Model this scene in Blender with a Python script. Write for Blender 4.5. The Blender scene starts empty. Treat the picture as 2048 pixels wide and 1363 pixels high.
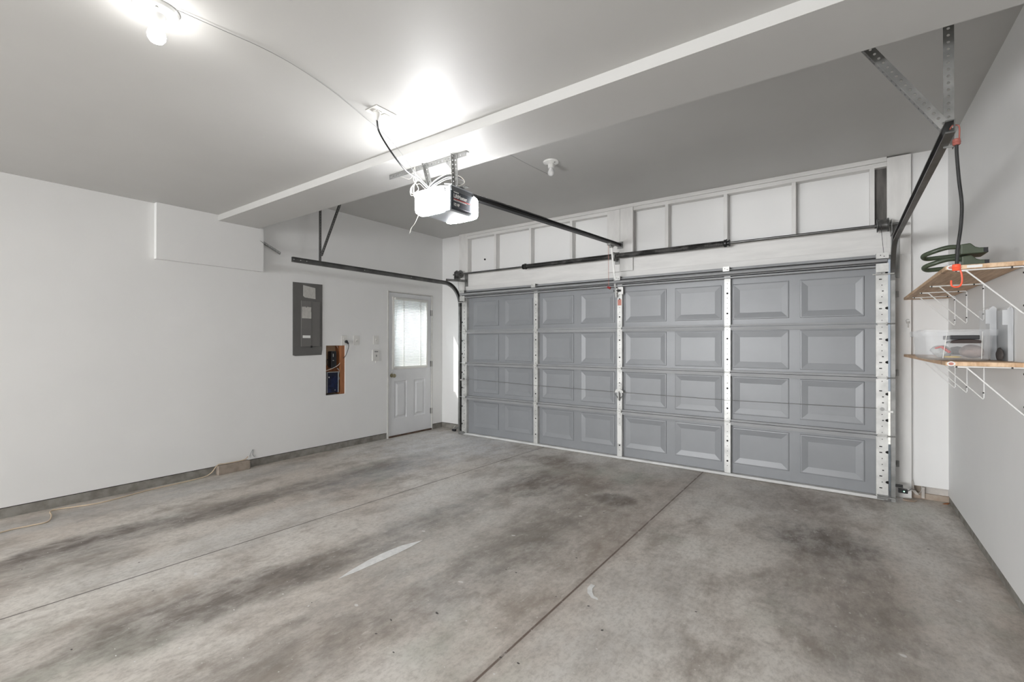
import bpy, bmesh, math, random
from mathutils import Vector, Matrix
random.seed(7)
PI = math.pi
sc = bpy.context.scene
COL = sc.collection

# ------------------------------------------------------------------ camera
F = 919.3177
cx, cy_, cz, yaw, pitch, roll = 5.3462, -5.4629, 1.3826, .6241, .0045, .0017
c, s = math.cos(yaw), math.sin(yaw)
r = Vector((c, s, 0)); d = Vector((-s, c, 0)); u = Vector((0, 0, 1))
c, s = math.cos(pitch), math.sin(pitch)
d, u = d*c + u*s, -d*s + u*c
c, s = math.cos(roll), math.sin(roll)
r, u = r*c + u*s, -r*s + u*c
cam = bpy.data.cameras.new('camera'); camo = bpy.data.objects.new('camera', cam); COL.objects.link(camo)
camo.matrix_world = Matrix(((r.x, u.x, -d.x, cx), (r.y, u.y, -d.y, cy_), (r.z, u.z, -d.z, cz), (0, 0, 0, 1)))
cam.sensor_width = 36; cam.lens = F*36/2048; cam.clip_start = .02
sc.camera = camo

# ------------------------------------------------------------------ world, sun, exposure
w = bpy.data.worlds.new('sky'); sc.world = w; w.use_nodes = True
bg = w.node_tree.nodes['Background']; bg.inputs[0].default_value = (.78, .88, 1, 1); bg.inputs[1].default_value = .13
sun = bpy.data.lights.new('sun', 'SUN'); sun.energy = 2.6; sun.angle = .012; sun.color = (1, .96, .9)
suno = bpy.data.objects.new('sun', sun); COL.objects.link(suno)
suno.rotation_euler = Vector((-.30, -.42, .50)).to_track_quat('Z', 'Y').to_euler()
suno.location = (-6, -6, 8)
sc.view_settings.view_transform = 'Standard'; sc.view_settings.look = 'None'
sc.view_settings.gamma = 1; sc.view_settings.use_curve_mapping = False
sc.view_settings.exposure = 1.80
# added fill light, outside an invented window in the unseen rear wall
wa_ = bpy.data.lights.new('rear_fill_light', 'AREA'); wa_.shape = 'RECTANGLE'; wa_.size = 3.6; wa_.size_y = 1.35; wa_.energy = 104; wa_.spread = math.radians(130); wa_.color = (.975, .985, 1)
wao = bpy.data.objects.new('rear_fill_light', wa_); COL.objects.link(wao); wao.location = (2.3, -11.12, 1.4); wao.rotation_euler = (math.radians(77), 0, math.radians(-22))
BULB = 24.0      # emission of the lit bulbs
LENS = 19.0       # emission of the opener's lamp covers

wb_ = bpy.data.lights.new('side_door_daylight', 'AREA'); wb_.shape = 'RECTANGLE'; wb_.size = .64; wb_.size_y = 1.0; wb_.energy = 3.0; wb_.color = (.86, .93, 1)
wbo = bpy.data.objects.new('side_door_daylight', wb_); COL.objects.link(wbo); wbo.location = (-.20, -.67, 1.53); wbo.rotation_euler = (0, math.radians(-72), 0)
# ------------------------------------------------------------------ materials
class NT:
    def __init__(s, name):
        s.m = bpy.data.materials.new(name); s.m.use_nodes = True
        s.t = s.m.node_tree; s.n = s.t.nodes; s.b = s.n['Principled BSDF']; s.out = s.n['Material Output']
    def add(s, typ, **kw):
        x = s.n.new(typ)
        for k, v in kw.items(): setattr(x, k, v)
        return x
    def link(s, a, b): s.t.links.new(a, b)
    def coord(s, kind='Object'):
        return s.add('ShaderNodeTexCoord').outputs[kind]
    def noise(s, co, scale, detail=4, rough=.55, sc3=None, loc=(0, 0, 0)):
        mp = s.add('ShaderNodeMapping'); s.link(co, mp.inputs[0]); mp.inputs['Location'].default_value = loc
        if sc3: mp.inputs['Scale'].default_value = sc3
        nz = s.add('ShaderNodeTexNoise'); s.link(mp.outputs[0], nz.inputs['Vector'])
        nz.inputs['Scale'].default_value = scale; nz.inputs['Detail'].default_value = detail
        nz.inputs['Roughness'].default_value = rough
        return nz.outputs['Fac']
    def rng(s, v, a, b, c=0., d_=1., smooth=True):
        x = s.add('ShaderNodeMapRange'); s.link(v, x.inputs[0])
        if smooth: x.interpolation_type = 'SMOOTHSTEP'
        for i, val in zip((1, 2, 3, 4), (a, b, c, d_)): x.inputs[i].default_value = val
        return x.outputs[0]
    def mix(s, fac, a, b, mode='MIX'):
        x = s.add('ShaderNodeMix', data_type='RGBA', blend_type=mode)
        for sock, v in ((x.inputs[0], fac), (x.inputs[6], a), (x.inputs[7], b)):
            if isinstance(v, (int, float)): sock.default_value = v
            elif isinstance(v, tuple): sock.default_value = v if len(v) == 4 else (*v, 1)
            else: s.link(v, sock)
        return x.outputs[2]
    def math(s, op, a, b=None):
        x = s.add('ShaderNodeMath', operation=op)
        for i, v in enumerate((a, b)):
            if v is None: continue
            if isinstance(v, (int, float)): x.inputs[i].default_value = v
            else: s.link(v, x.inputs[i])
        return x.outputs[0]
    def bump(s, h, strength=.2, dist=.01):
        b = s.add('ShaderNodeBump'); b.inputs['Strength'].default_value = strength; b.inputs['Distance'].default_value = dist
        s.link(h, b.inputs['Height']); s.link(b.outputs[0], s.b.inputs['Normal'])

def mat(name, col, rough=.5, metal=0., ns=0, na=.15, bump=0, sc3=None, col2=None, spec=None):
    t = NT(name); t.b.inputs['Roughness'].default_value = rough; t.b.inputs['Metallic'].default_value = metal
    if spec is not None: t.b.inputs['Specular IOR Level'].default_value = spec
    if ns:
        f = t.noise(t.coord(), ns, sc3=sc3)
        f2 = t.rng(f, .3, .7)
        c2 = col2 or tuple(x*(1-na) for x in col)
        t.link(t.mix(f2, c2, col), t.b.inputs['Base Color'])
        if bump: t.bump(f, bump)
    else: t.b.inputs['Base Color'].default_value = (*col, 1)
    return t.m

M = {}
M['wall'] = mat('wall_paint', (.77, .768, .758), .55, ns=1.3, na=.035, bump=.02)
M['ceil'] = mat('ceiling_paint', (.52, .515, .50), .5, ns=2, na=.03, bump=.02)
M['board'] = mat('painted_board', (.74, .73, .71), .5, ns=14, na=.10, bump=.12, sc3=(1, 1, .25))
M['boardh'] = mat('painted_board_long', (.75, .74, .72), .5, ns=14, na=.10, bump=.12, sc3=(.2, 1, 1))
M['darkcavity'] = mat('dark_cavity_fill', (.16, .15, .14), .8, ns=8, na=.5, sc3=(3, 3, .4))
M['door'] = mat('garage_door_steel', (.245, .254, .266), .38, ns=2, na=.08)
M['rail'] = mat('door_rail_steel', (.29, .295, .30), .5, ns=5, na=.18, sc3=(.4, 1, 1))
M['galv'] = mat('galvanised_steel', (.62, .62, .60), .42, .35, ns=9, na=.25)
M['galvd'] = mat('dull_galvanised_steel', (.30, .30, .29), .4, .6, ns=7, na=.4)
M['trk'] = mat('track_steel', (.16, .16, .155), .35, .7, ns=7, na=.35)
M['black'] = mat('black_steel', (.018, .018, .018), .4, .3)
M['spring'] = None
M['hole'] = mat('dark_hole', (.006, .006, .006), .9)
M['seal'] = mat('door_seal', (.60, .60, .59), .6, ns=6, na=.15)
M['sidedoor'] = mat('side_door_paint', (.70, .705, .715), .4, ns=2, na=.05)
M['jambp'] = mat('door_jamb_paint', (.66, .65, .62), .5, ns=5, na=.15)
def blind_mat():
    t = NT('blind_slat'); t.b.inputs['Base Color'].default_value = (.80, .80, .77, 1); t.b.inputs['Roughness'].default_value = .5
    tl = t.add('ShaderNodeBsdfTranslucent'); tl.inputs[0].default_value = (.85, .86, .84, 1)
    mx = t.add('ShaderNodeMixShader'); mx.inputs[0].default_value = .35
    t.link(t.b.outputs[0], mx.inputs[1]); t.link(tl.outputs[0], mx.inputs[2]); t.link(mx.outputs[0], t.out.inputs[0]); return t.m
M['blind'] = blind_mat()
M['brass'] = mat('aged_brass', (.42, .38, .26), .3, .9, ns=20, na=.4)
M['panel'] = mat('grey_panel_enamel', (.125, .122, .115), .45, ns=5, na=.12)
M['panel2'] = mat('grey_panel_door_enamel', (.155, .150, .142), .45, ns=5, na=.10)
M['paper'] = mat('paper', (.50, .49, .46), .8, ns=30, na=.15)
M['paperw'] = mat('white_paper', (.75, .75, .73), .8)
M['plate'] = mat('white_plastic', (.70, .69, .66), .4)
M['porc'] = mat('porcelain', (.80, .80, .78), .25)
M['plasticb'] = mat('black_plastic', (.012, .012, .014), .3)
M['blue'] = mat('navy_plastic', (.004, .010, .055), .2, ns=6, na=.7)
M['osb'] = mat('plywood_back', (.45, .31, .20), .8, ns=8, na=.3)
M['studw'] = mat('stud_wood', (.38, .15, .06), .7, ns=10, na=.4, sc3=(2, 2, .3))
M['cablew'] = mat('white_cable', (.72, .70, .65), .5)
M['cableg'] = mat('grey_cable', (.30, .30, .30), .5)
M['cabley'] = mat('cream_cable', (.62, .50, .36), .5)
M['red'] = mat('red_plastic', (.62, .035, .02), .35)
M['salmon'] = mat('dusty_red_rubber', (.30, .09, .07), .5)
M['orange'] = mat('hook_orange', (.85, .10, .04), .35)
M['darkred'] = mat('dark_red_plastic', (.30, .02, .02), .4)
M['sticker'] = mat('faded_red_sticker', (.55, .22, .17), .6, ns=60, na=.25)
M['wire'] = mat('white_wire', (.78, .78, .77), .35)
M['green'] = mat('olive_plastic', (.062, .080, .050), .38, ns=6, na=.25)
M['rubber'] = mat('bungee_rubber', (.02, .02, .02), .6, ns=40, na=.5)
M['brick'] = mat('curb_brick', (.34, .285, .235), .9, ns=12, na=.30, bump=.4)
M['brown'] = mat('rusty_board', (.30, .22, .165), .9, ns=7, na=.45, bump=.3, col2=(.42, .36, .30))
M['dust'] = mat('peeling_white_board', (.60, .56, .52), .8, ns=5, na=.3, bump=.2)
M['wallet'] = mat('dark_brown_leather', (.022, .010, .007), .35)
M['yellow'] = mat('yellow_plastic', (.75, .50, .05), .4)
M['cloth'] = mat('dusty_pink_cloth', (.42, .30, .26), .9, ns=7, na=.45, bump=.6)
M['cloth2'] = mat('grey_cloth', (.10, .09, .085), .9, ns=7, na=.45, bump=.6)
M['steelkey'] = mat('key_steel', (.30, .29, .27), .3, .9)
M['oldwood'] = mat('threshold_wood', (.12, .075, .05), .8, ns=9, na=.5)
M['ground'] = mat('driveway', (.45, .45, .43), .9, ns=3, na=.2)
M['bagm'] = mat('shrink_plastic', (.6, .6, .58), .2)

def spring_mat():
    t = NT('coil_spring_steel'); co = t.coord()
    wv = t.add('ShaderNodeTexWave', bands_direction='X'); t.link(co, wv.inputs[0]); wv.inputs['Scale'].default_value = 34
    n = t.noise(co, 5, sc3=(1, 3, 3)); base = t.mix(t.rng(n, .45, .62), (.035, .034, .033), (.17, .165, .16))
    t.link(t.mix(t.rng(wv.outputs['Fac'], 0, .5), (.02, .02, .02), base), t.b.inputs['Base Color'])
    t.b.inputs['Metallic'].default_value = .5; t.b.inputs['Roughness'].default_value = .4
    t.bump(wv.outputs['Fac'], .7, .004); return t.m
M['spring'] = spring_mat()

def emis(name, col, strength, base=(.9, .9, .9)):
    t = NT(name); t.b.inputs['Base Color'].default_value = (*base, 1)
    t.b.inputs['Emission Color'].default_value = (*col, 1); t.b.inputs['Emission Strength'].default_value = strength
    return t.m
M['bulb_on'] = emis('lit_bulb_glass', (1, .985, .965), BULB)
M['bulb_off'] = mat('frosted_bulb_glass', (.80, .80, .80), .15)
M['lens_on'] = emis('lit_lens_cover', (.985, .99, 1), LENS)
M['led'] = emis('green_led', (.2, 1, .5), 12)

def wood_mat():
    t = NT('pine_shelf'); co = t.coord()
    a = t.noise(co, 5, 5, .6, sc3=(7, .5, 3)); b = t.noise(co, 22, 3, .5, sc3=(5, .35, 1))
    colr = t.mix(t.rng(a, .35, .68), (.52, .33, .19), (.74, .54, .36))
    colr = t.mix(t.rng(b, .50, .75, 0, .45), colr, (.38, .21, .11))
    k = t.add('ShaderNodeTexVoronoi'); mp = t.add('ShaderNodeMapping'); mp.inputs['Scale'].default_value = (6, 2.4, 1)
    t.link(co, mp.inputs[0]); t.link(mp.outputs[0], k.inputs['Vector']); k.inputs['Scale'].default_value = 1.1
    colr = t.mix(t.rng(k.outputs['Distance'], .03, .10, .8, 0), colr, (.13, .06, .03))
    t.link(colr, t.b.inputs['Base Color']); t.b.inputs['Roughness'].default_value = .55
    return t.m
M['pine'] = wood_mat()

def clear_mat(name, tint, fac):
    t = NT(name); tr = t.add('ShaderNodeBsdfTransparent'); tr.inputs[0].default_value = (*tint, 1)
    t.b.inputs['Base Color'].default_value = (.80, .81, .82, 1); t.b.inputs['Roughness'].default_value = .22
    mx = t.add('ShaderNodeMixShader'); mx.inputs[0].default_value = fac
    t.link(tr.outputs[0], mx.inputs[1]); t.link(t.b.outputs[0], mx.inputs[2]); t.link(mx.outputs[0], t.out.inputs[0])
    return t.m
M['clear'] = clear_mat('clear_bin_plastic', (.96, .97, .98), .25)
M['clear2'] = clear_mat('frosted_bin_plastic', (.93, .94, .95), .42)
M['glass'] = clear_mat('window_glass', (.96, .97, .97), .08)

def floor_mat():
    t = NT('garage_concrete'); co = t.coord()
    n1 = t.noise(co, .55, 6, .6); n2 = t.noise(co, 2.2, 8, .68, sc3=(1.5, .75, 1)); n3 = t.noise(co, 9, 8, .7)
    warp = t.noise(co, 1.6, 5, .6, loc=(7, 3, 0))
    colr = t.mix(t.rng(n1, .36, .64), (.54, .482, .425), (.65, .618, .57))
    colr = t.mix(t.rng(n2, .42, .66, 0, .85), colr, (.30, .26, .222))
    colr = t.mix(t.rng(t.noise(co, 1.4, 6, .65, loc=(3, 9, 0)), .54, .70, 0, .8), colr, (.66, .635, .595))
    colr = t.mix(t.rng(t.noise(co, .9, 5, .6, loc=(1, 5, 2)), .55, .70, 0, .5), colr, (.33, .36, .30))
    colr = t.mix(t.rng(n3, .50, .72, 0, .45), colr, (.25, .215, .185))
    sep = t.add('ShaderNodeSeparateXYZ'); t.link(co, sep.inputs[0]); X, Y = sep.outputs[0], sep.outputs[1]
    patch = t.math('MINIMUM', t.math('ADD', t.math('MULTIPLY', t.rng(t.noise(co, 6.5, 9, .72, loc=(4, 4, 0), sc3=(1.6, .7, 1)), .40, .62), .5), .5), 1.)
    def blob(x, y, rx, ry, ang, col, k, soft=.9, dist=.55, ns=2.4):
        nonlocal colr
        mp = t.add('ShaderNodeMapping', vector_type='TEXTURE'); t.link(co, mp.inputs[0])
        mp.inputs['Location'].default_value = (x, y, 0); mp.inputs['Rotation'].default_value = (0, 0, ang)
        mp.inputs['Scale'].default_value = (rx, ry, 1)
        ln = t.add('ShaderNodeVectorMath', operation='LENGTH'); t.link(mp.outputs[0], ln.inputs[0])
        nz = t.noise(co, ns, 7, .68, loc=(x*3, y*2, 0))
        v = t.math('ADD', ln.outputs['Value'], t.math('MULTIPLY', t.math('SUBTRACT', nz, .5), dist*4))
        colr = t.mix(t.math('MULTIPLY', t.rng(v, 1-soft*.6, 1+soft*.5, k, 0), patch), colr, col)
    lt = (.60, .585, .555); dk = (.095, .074, .062); dk2 = (.135, .118, .105); br = (.17, .125, .095)
    # paler areas, then tyre marks and oil
    blob(.95, -.95, 1.0, .9, 0, (.70, .70, .705), .9)  # pale stain by the side door, lightened further to paint in daylight
    blob(2.45, -2.4, .30, .85, .05, lt, .75)
    blob(1.75, -4.02, .16, .85, .12, lt, .8); blob(1.93, -3.75, .16, .7, 0, lt, .7)
    blob(3.7, -.45, 1.0, .25, 0, lt, .55); blob(4.6, -1.0, .55, .7, .2, lt, .5)
    blob(4.45, -3.3, .25, .9, 0, lt, .6); blob(.35, -3.9, .22, 1.6, 0, (.41, .405, .395), .7)
    blob(5.8, -1.6, .16, 1.7, 0, lt, .6); blob(3.1, -2.9, .6, 1.0, 0, (.40, .40, .38), .5)
    blob(1.15, -3.4, .17, 2.3, .02, dk2, .75); blob(1.05, -4.65, .13, .42, .1, dk, .95, .7); blob(1.2, -3.75, .16, .35, 0, dk, .6)
    blob(1.35, -2.25, .22, .8, 0, (.19, .19, .195), .7)
    blob(2.62, -4.35, .20, .75, -.12, dk, .80); blob(2.72, -3.3, .17, 1.3, 0, dk2, .6)
    blob(2.88, -1.65, .33, .38, .2, dk, .75); blob(2.6, -.8, .5, .22, 0, br, .65); blob(3.15, -1.25, .5, .22, 0, br, .55)
    blob(3.70, -1.62, .18, .17, 0, dk, .95, .6, .35); blob(3.6, -2.2, .5, 1.1, 0, (.215, .185, .155), .65)
    blob(3.55, -3.15, .2, 1.2, 0, dk2, .5); blob(3.3, -4.3, .22, .6, 0, dk2, .5)
    blob(5.22, -1.60, .30, .33, .3, dk, .92, .8); blob(5.0, -.75, .35, .45, 0, br, .6); blob(5.3, -2.2, .33, .8, 0, (.19, .165, .145), .6)
    blob(5.5, -2.8, .25, .7, 0, dk2, .4); blob(4.0, -1.9, .10, 2.0, .0, (.24, .19, .15), .4, .8)
    blob(1.45, -4.7, .25, .3, 0, (.17, .16, .14), .5)
    # damp-line behind the door: the strip by the door is a separate tone
    # saw cuts
    def cut(xexpr, wd, k, col=(.055, .040, .032)):
        nonlocal colr
        v = t.math('ABSOLUTE', t.math('SUBTRACT', X, xexpr)); colr = t.mix(t.rng(v, wd*.4, wd, k, 0), colr, col)
        return v
    jl = t.math('ADD', t.math('MULTIPLY', Y, .037), 2.122)
    cut(t.math('ADD', jl, 0.), .008, .9)
    cut(4.12, .05, .30, (.20, .15, .12)); cut(4.122, .0085, .9, (.10, .062, .045))
    v = t.math('ABSOLUTE', t.math('SUBTRACT', Y, t.math('ADD', t.math('MULTIPLY', X, -.02), -1.0)))
    fine = t.noise(co, 34, 6, .75, loc=(2, 2, 0), sc3=(1.3, .8, 1)); colr = t.mix(t.rng(fine, .42, .68, 0, .38), colr, (.21, .185, .16))
    colr = t.mix(t.rng(t.noise(co, 15, 7, .7, loc=(8, 1, 0), sc3=(1.5, .6, 1)), .56, .74, 0, .55), colr, (.66, .635, .60))
    # paint flecks
    for sc_, th, seed, cc in ((17, .075, 41, (.60, .58, .55)), (9, .055, 3, (.66, .655, .64)), (3.1, .05, 11, (.62, .61, .59)), (5.3, .045, 23, (.06, .055, .05))):
        vo = t.add('ShaderNodeTexVoronoi'); mp = t.add('ShaderNodeMapping'); mp.inputs['Location'].default_value = (seed, seed*1.7, 0)
        mp.inputs['Scale'].default_value = (1, 1.6, 1)
        nv = t.add('ShaderNodeTexNoise'); t.link(co, nv.inputs['Vector']); nv.inputs['Scale'].default_value = 9
        av = t.mix(.06, co, nv.outputs['Color'])
        t.link(av, mp.inputs[0]); t.link(mp.outputs[0], vo.inputs['Vector']); vo.inputs['Scale'].default_value = sc_
        gate = t.rng(t.noise(co, 3.3, 2, .5, loc=(seed, 0, 0)), .47, .53)
        colr = t.mix(t.math('MULTIPLY', t.rng(vo.outputs['Distance'], th*.7, th, 1, 0), gate), colr, cc)
    t.link(colr, t.b.inputs['Base Color'])
    t.link(t.rng(n2, .3, .7, .42, .60), t.b.inputs['Roughness'])
    h = t.math('ADD', t.math('MULTIPLY', n3, .3), t.math('ADD', n2, 0)); t.bump(h, .10, .01)
    return t.m
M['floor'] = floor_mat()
M['curb'] = mat('concrete_curb', (.27, .26, .235), .9, ns=9, na=.35, bump=.5, col2=(.16, .145, .125))
M['markw'] = mat('white_scuff', (.76, .76, .745), .7, ns=25, na=.15)

# ------------------------------------------------------------------ mesh tools
WL = {}   # world origin of each object
class MB:
    def __init__(s): s.v = []; s.f = []; s.m = []
    def _add(s, vs, fs, m):
        o = len(s.v); s.v += [Vector(x) for x in vs]
        for f in fs: s.f.append([i+o for i in f]); s.m.append(m)
    def box(s, x0, x1, y0, y1, z0, z1, m=0):
        x0, x1 = sorted((x0, x1)); y0, y1 = sorted((y0, y1)); z0, z1 = sorted((z0, z1))
        s._add([(x0, y0, z0), (x1, y0, z0), (x1, y1, z0), (x0, y1, z0), (x0, y0, z1), (x1, y0, z1), (x1, y1, z1), (x0, y1, z1)],
               [(0, 3, 2, 1), (4, 5, 6, 7), (0, 1, 5, 4), (1, 2, 6, 5), (2, 3, 7, 6), (3, 0, 4, 7)], m); return s
    def bar(s, p0, p1, wd, ht, up=(0, 0, 1), m=0):
        p0, p1 = Vector(p0), Vector(p1); t = (p1-p0).normalized(); a = t.cross(Vector(up)).normalized(); b = a.cross(t)
        a *= wd/2; b *= ht/2
        s._add([p+x for p in (p0, p1) for x in (-a-b, a-b, a+b, -a+b)],
               [(3, 2, 1, 0), (4, 5, 6, 7), (0, 1, 5, 4), (1, 2, 6, 5), (2, 3, 7, 6), (3, 0, 4, 7)], m); return s
    def tube(s, pts, rad, n=8, m=0, closed=False, caps=True):
        pts = [Vector(p) for p in pts]; k = len(pts); rr = rad if isinstance(rad, (list, tuple)) else [rad]*k
        t0 = (pts[1]-pts[0]).normalized(); a = t0.orthogonal().normalized(); vs = []
        for i, p in enumerate(pts):
            if closed: t = (pts[(i+1) % k]-pts[i-1]).normalized()
            else: t = (pts[min(i+1, k-1)]-pts[max(i-1, 0)]).normalized()
            a = (a-t*a.dot(t)).normalized(); b = t.cross(a)
            for j in range(n):
                q = 2*PI*j/n; vs.append(p+(a*math.cos(q)+b*math.sin(q))*rr[i])
        fs = []
        for i in range(k if closed else k-1):
            for j in range(n):
                i2 = (i+1) % k; fs.append((i*n+j, i*n+(j+1) % n, i2*n+(j+1) % n, i2*n+j))
        if caps and not closed: fs += [tuple(range(n))[::-1], tuple((k-1)*n+j for j in range(n))]
        s._add(vs, fs, m); return s
    def cyl(s, p0, p1, r0, n=20, m=0, r1=None): return s.tube([p0, p1], [r0, r0 if r1 is None else r1], n, m)
    def lathe(s, prof, o, ax=(0, 0, 1), n=28, m=0):
        o = Vector(o); ax = Vector(ax).normalized(); a = ax.orthogonal().normalized(); b = ax.cross(a)
        vs = [o+ax*z+(a*math.cos(2*PI*j/n)+b*math.sin(2*PI*j/n))*rr for rr, z in prof for j in range(n)]
        fs = [(i*n+j, i*n+(j+1) % n, (i+1)*n+(j+1) % n, (i+1)*n+j) for i in range(len(prof)-1) for j in range(n)]
        fs += [tuple(range(n))[::-1], tuple((len(prof)-1)*n+j for j in range(n))]
        s._add(vs, fs, m); return s
    def prism(s, poly, o, ax, ay, depth, m=0):
        """poly in 2D, mapped o + ax*u + ay*v, extruded by the vector depth"""
        o, ax, ay, dp = Vector(o), Vector(ax), Vector(ay), Vector(depth); k = len(poly)
        A = [o+ax*p[0]+ay*p[1] for p in poly]; B = [p+dp for p in A]
        fs = [tuple(range(k)), tuple(range(2*k-1, k-1, -1))]+[(i, i+k, (i+1) % k+k, (i+1) % k) for i in range(k)]
        s._add(A+B, fs, m); return s
    def quad(s, a, b, c_, d_, m=0): s._add([a, b, c_, d_], [(0, 1, 2, 3)], m); return s
    def perf(s, p0, p1, wv, step=.030, hole=.35, th=.003, m=0, mar=None):
        """flat perforated strap p0->p1, width vector wv"""
        p0, p1, wv = Vector(p0), Vector(p1), Vector(wv); L = (p1-p0).length; n = max(1, round(L/step)); t = (p1-p0)/n
        W = wv.length; hr = W*hole/2; nrm = t.cross(wv).normalized()*th/2; tu = t.normalized(); wu = wv.normalized()
        for i in range(n):
            o = p0+t*i; cc = o+t/2+wv/2
            sq = [o, o+t/2, o+t, o+t+wv/2, o+t+wv, o+t/2+wv, o+wv, o+wv/2]
            an = [-3*PI/4, -PI/2, -PI/4, 0, PI/4, PI/2, 3*PI/4, PI]
            oc = [cc+(tu*math.cos(a)+wu*math.sin(a))*hr for a in an]
            vs = [p+nrm for p in sq+oc]+[p-nrm for p in sq+oc]; fs = []
            for k in range(8):
                k2 = (k+1) % 8
                fs += [(k, k2, 8+k2, 8+k), (16+k, 24+k, 24+k2, 16+k2), (8+k, 8+k2, 24+k2, 24+k), (k, 16+k, 16+k2, k2)]
            s._add(vs, fs, m)
        return s
    def angle(s, p0, p1, wa, wb, **kw): s.perf(p0, p1, wa, **kw); s.perf(p0, p1, wb, **kw); return s
    def build(s, name, mats, parent=None, label=None, cat=None, group=None, kind=None, smooth=False, bevel=0, origin=None, weld=False):
        if not isinstance(mats, (list, tuple)): mats = [mats]
        if parent is not None: org = WL[parent.name]
        elif origin is not None: org = Vector(origin)
        else:
            xs = [p.x for p in s.v]; ys = [p.y for p in s.v]
            org = Vector(((min(xs)+max(xs))/2, (min(ys)+max(ys))/2, min(p.z for p in s.v)))
        me = bpy.data.meshes.new(name); me.from_pydata([p-org for p in s.v], [], s.f)
        for m in mats: me.materials.append(M[m] if isinstance(m, str) else m)
        for p, m in zip(me.polygons, s.m): p.material_index = m
        bm = bmesh.new(); bm.from_mesh(me)
        if weld: bmesh.ops.remove_doubles(bm, verts=bm.verts, dist=1e-5)
        bmesh.ops.recalc_face_normals(bm, faces=bm.faces); bm.to_mesh(me); bm.free()
        o = bpy.data.objects.new(name, me); COL.objects.link(o)
        if parent is not None: o.parent = parent
        else: o.location = org
        WL[o.name] = org
        if smooth:
            for p in me.polygons: p.use_smooth = True
            me.set_sharp_from_angle(angle=math.radians(38))
        if bevel:
            bv = o.modifiers.new('bevel', 'BEVEL'); bv.width = bevel; bv.segments = 2; bv.limit_method = 'ANGLE'
        return tag(o, label, cat, group, kind)
def tag(o, label=None, cat=None, group=None, kind=None):
    for k, v in (('label', label), ('category', cat), ('group', group), ('kind', kind)):
        if v: o[k] = v
    return o
def thing(name, loc, label=None, cat=None, group=None, kind=None):
    o = bpy.data.objects.new(name, None); COL.objects.link(o); o.location = loc; o.empty_display_size = .1
    WL[o.name] = Vector(loc); return tag(o, label, cat, group, kind)
def bx(name, m, x0, x1, y0, y1, z0, z1, **kw): return MB().box(x0, x1, y0, y1, z0, z1).build(name, m, **kw)
def text(name, body, size, o, ax, ay, mt, parent, extr=.0006, align='LEFT', xs=1.0, label=None):
    cu = bpy.data.curves.new(name, 'FONT'); cu.body = body; cu.size = size; cu.extrude = extr; cu.align_x = align
    cu.offset = size*.02
    tmp = bpy.data.objects.new(name+'_c', cu); COL.objects.link(tmp)
    dg = bpy.context.evaluated_depsgraph_get(); dg.update()
    me = bpy.data.meshes.new_from_object(tmp.evaluated_get(dg)); bpy.data.objects.remove(tmp)
    ax, ay = Vector(ax), Vector(ay); az = ax.cross(ay); o = Vector(o); org = WL[parent.name]
    for v in me.vertices: v.co = o+ax*v.co.x*xs+ay*v.co.y+az*v.co.z-org
    me.name = name; me.materials.clear(); me.materials.append(M[mt])
    ob = bpy.data.objects.new(name, me); COL.objects.link(ob); ob.parent = parent; WL[ob.name] = org
    return tag(ob, label)
def arc(o, ax, ay, rad, a0, a1, n):
    o, ax, ay = Vector(o), Vector(ax), Vector(ay)
    return [o+(ax*math.cos(a0+(a1-a0)*i/n)+ay*math.sin(a0+(a1-a0)*i/n))*rad for i in range(n+1)]
def smooth_path(pts, n=8):
    P = [Vector(p) for p in pts]; P = [P[0]*2-P[1]]+P+[P[-1]*2-P[-2]]; out = []
    for i in range(1, len(P)-2):
        for k in range(n):
            t = k/n; a, b, c_, d_ = P[i-1:i+3]
            out.append(.5*((2*b)+(c_-a)*t+(2*a-5*b+4*c_-d_)*t*t+(3*b-a-3*c_+d_)*t**3))
    out.append(P[-2]); return out

# ------------------------------------------------------------------ room shell
RW, HN, HB, HF, YB1, YB2, REAR = 6.09, 2.7136, 2.6533, 3.095, -3.368, -2.957, -11.0
DY0, DY1, DZ = -1.118, -.232, 2.137        # side door opening in the left wall
NY0, NY1, NZ0, NZ1 = -2.094, -1.815, .711, 1.347   # utility hole
def st(name, mb, m, **kw): return mb.build(name, m, kind='structure', origin=(0, 0, 0), **kw)
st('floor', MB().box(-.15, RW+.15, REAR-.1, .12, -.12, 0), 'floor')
st('ground', MB().box(-9, 14, .12, 12, -.14, -.02).box(-9, -.15, -14, .12, -.14, -.02), 'ground')
wl = MB(); T = -.13
ZB = .085
for y0, y1, z0, z1 in ((REAR, NY0, ZB, 3.2), (NY0, NY1, ZB, NZ0), (NY0, NY1, NZ1, 3.2), (NY1, DY0, ZB, 3.2), (DY0, DY1, DZ, 3.2), (DY1, .1, ZB, 3.2)):
    wl.box(T, 0, y0, y1, z0, z1)
st('wall_left', wl, 'wall')
st('wall_right', MB().box(RW, RW+.13, REAR, .1, .06, 3.2), 'wall')
st('wall_rear', MB().box(-.13, .45, REAR-.13, REAR, 0, 3.2).box(4.15, RW+.13, REAR-.13, REAR, 0, 3.2).box(.45, 4.15, REAR-.13, REAR, 0, .72).box(.45, 4.15, REAR-.13, REAR, 2.08, 3.2), 'wall')
wf_ = MB()
for a, b, z0, z1 in ((.45, .50, .72, 2.08), (4.10, 4.15, .72, 2.08), (.45, 4.15, .72, .77), (.45, 4.15, 2.03, 2.08), (2.28, 2.32, .72, 2.08)): wf_.box(a, b, REAR-.10, REAR-.03, z0, z1)
st('added_window_1', wf_, 'plate')  # unseen window frame, added to go with the rear fill light
wf = MB().box(-.13, .42, 0, .12, ZB, 3.2).box(5.83, RW+.13, 0, .12, .115, 3.2)
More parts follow.
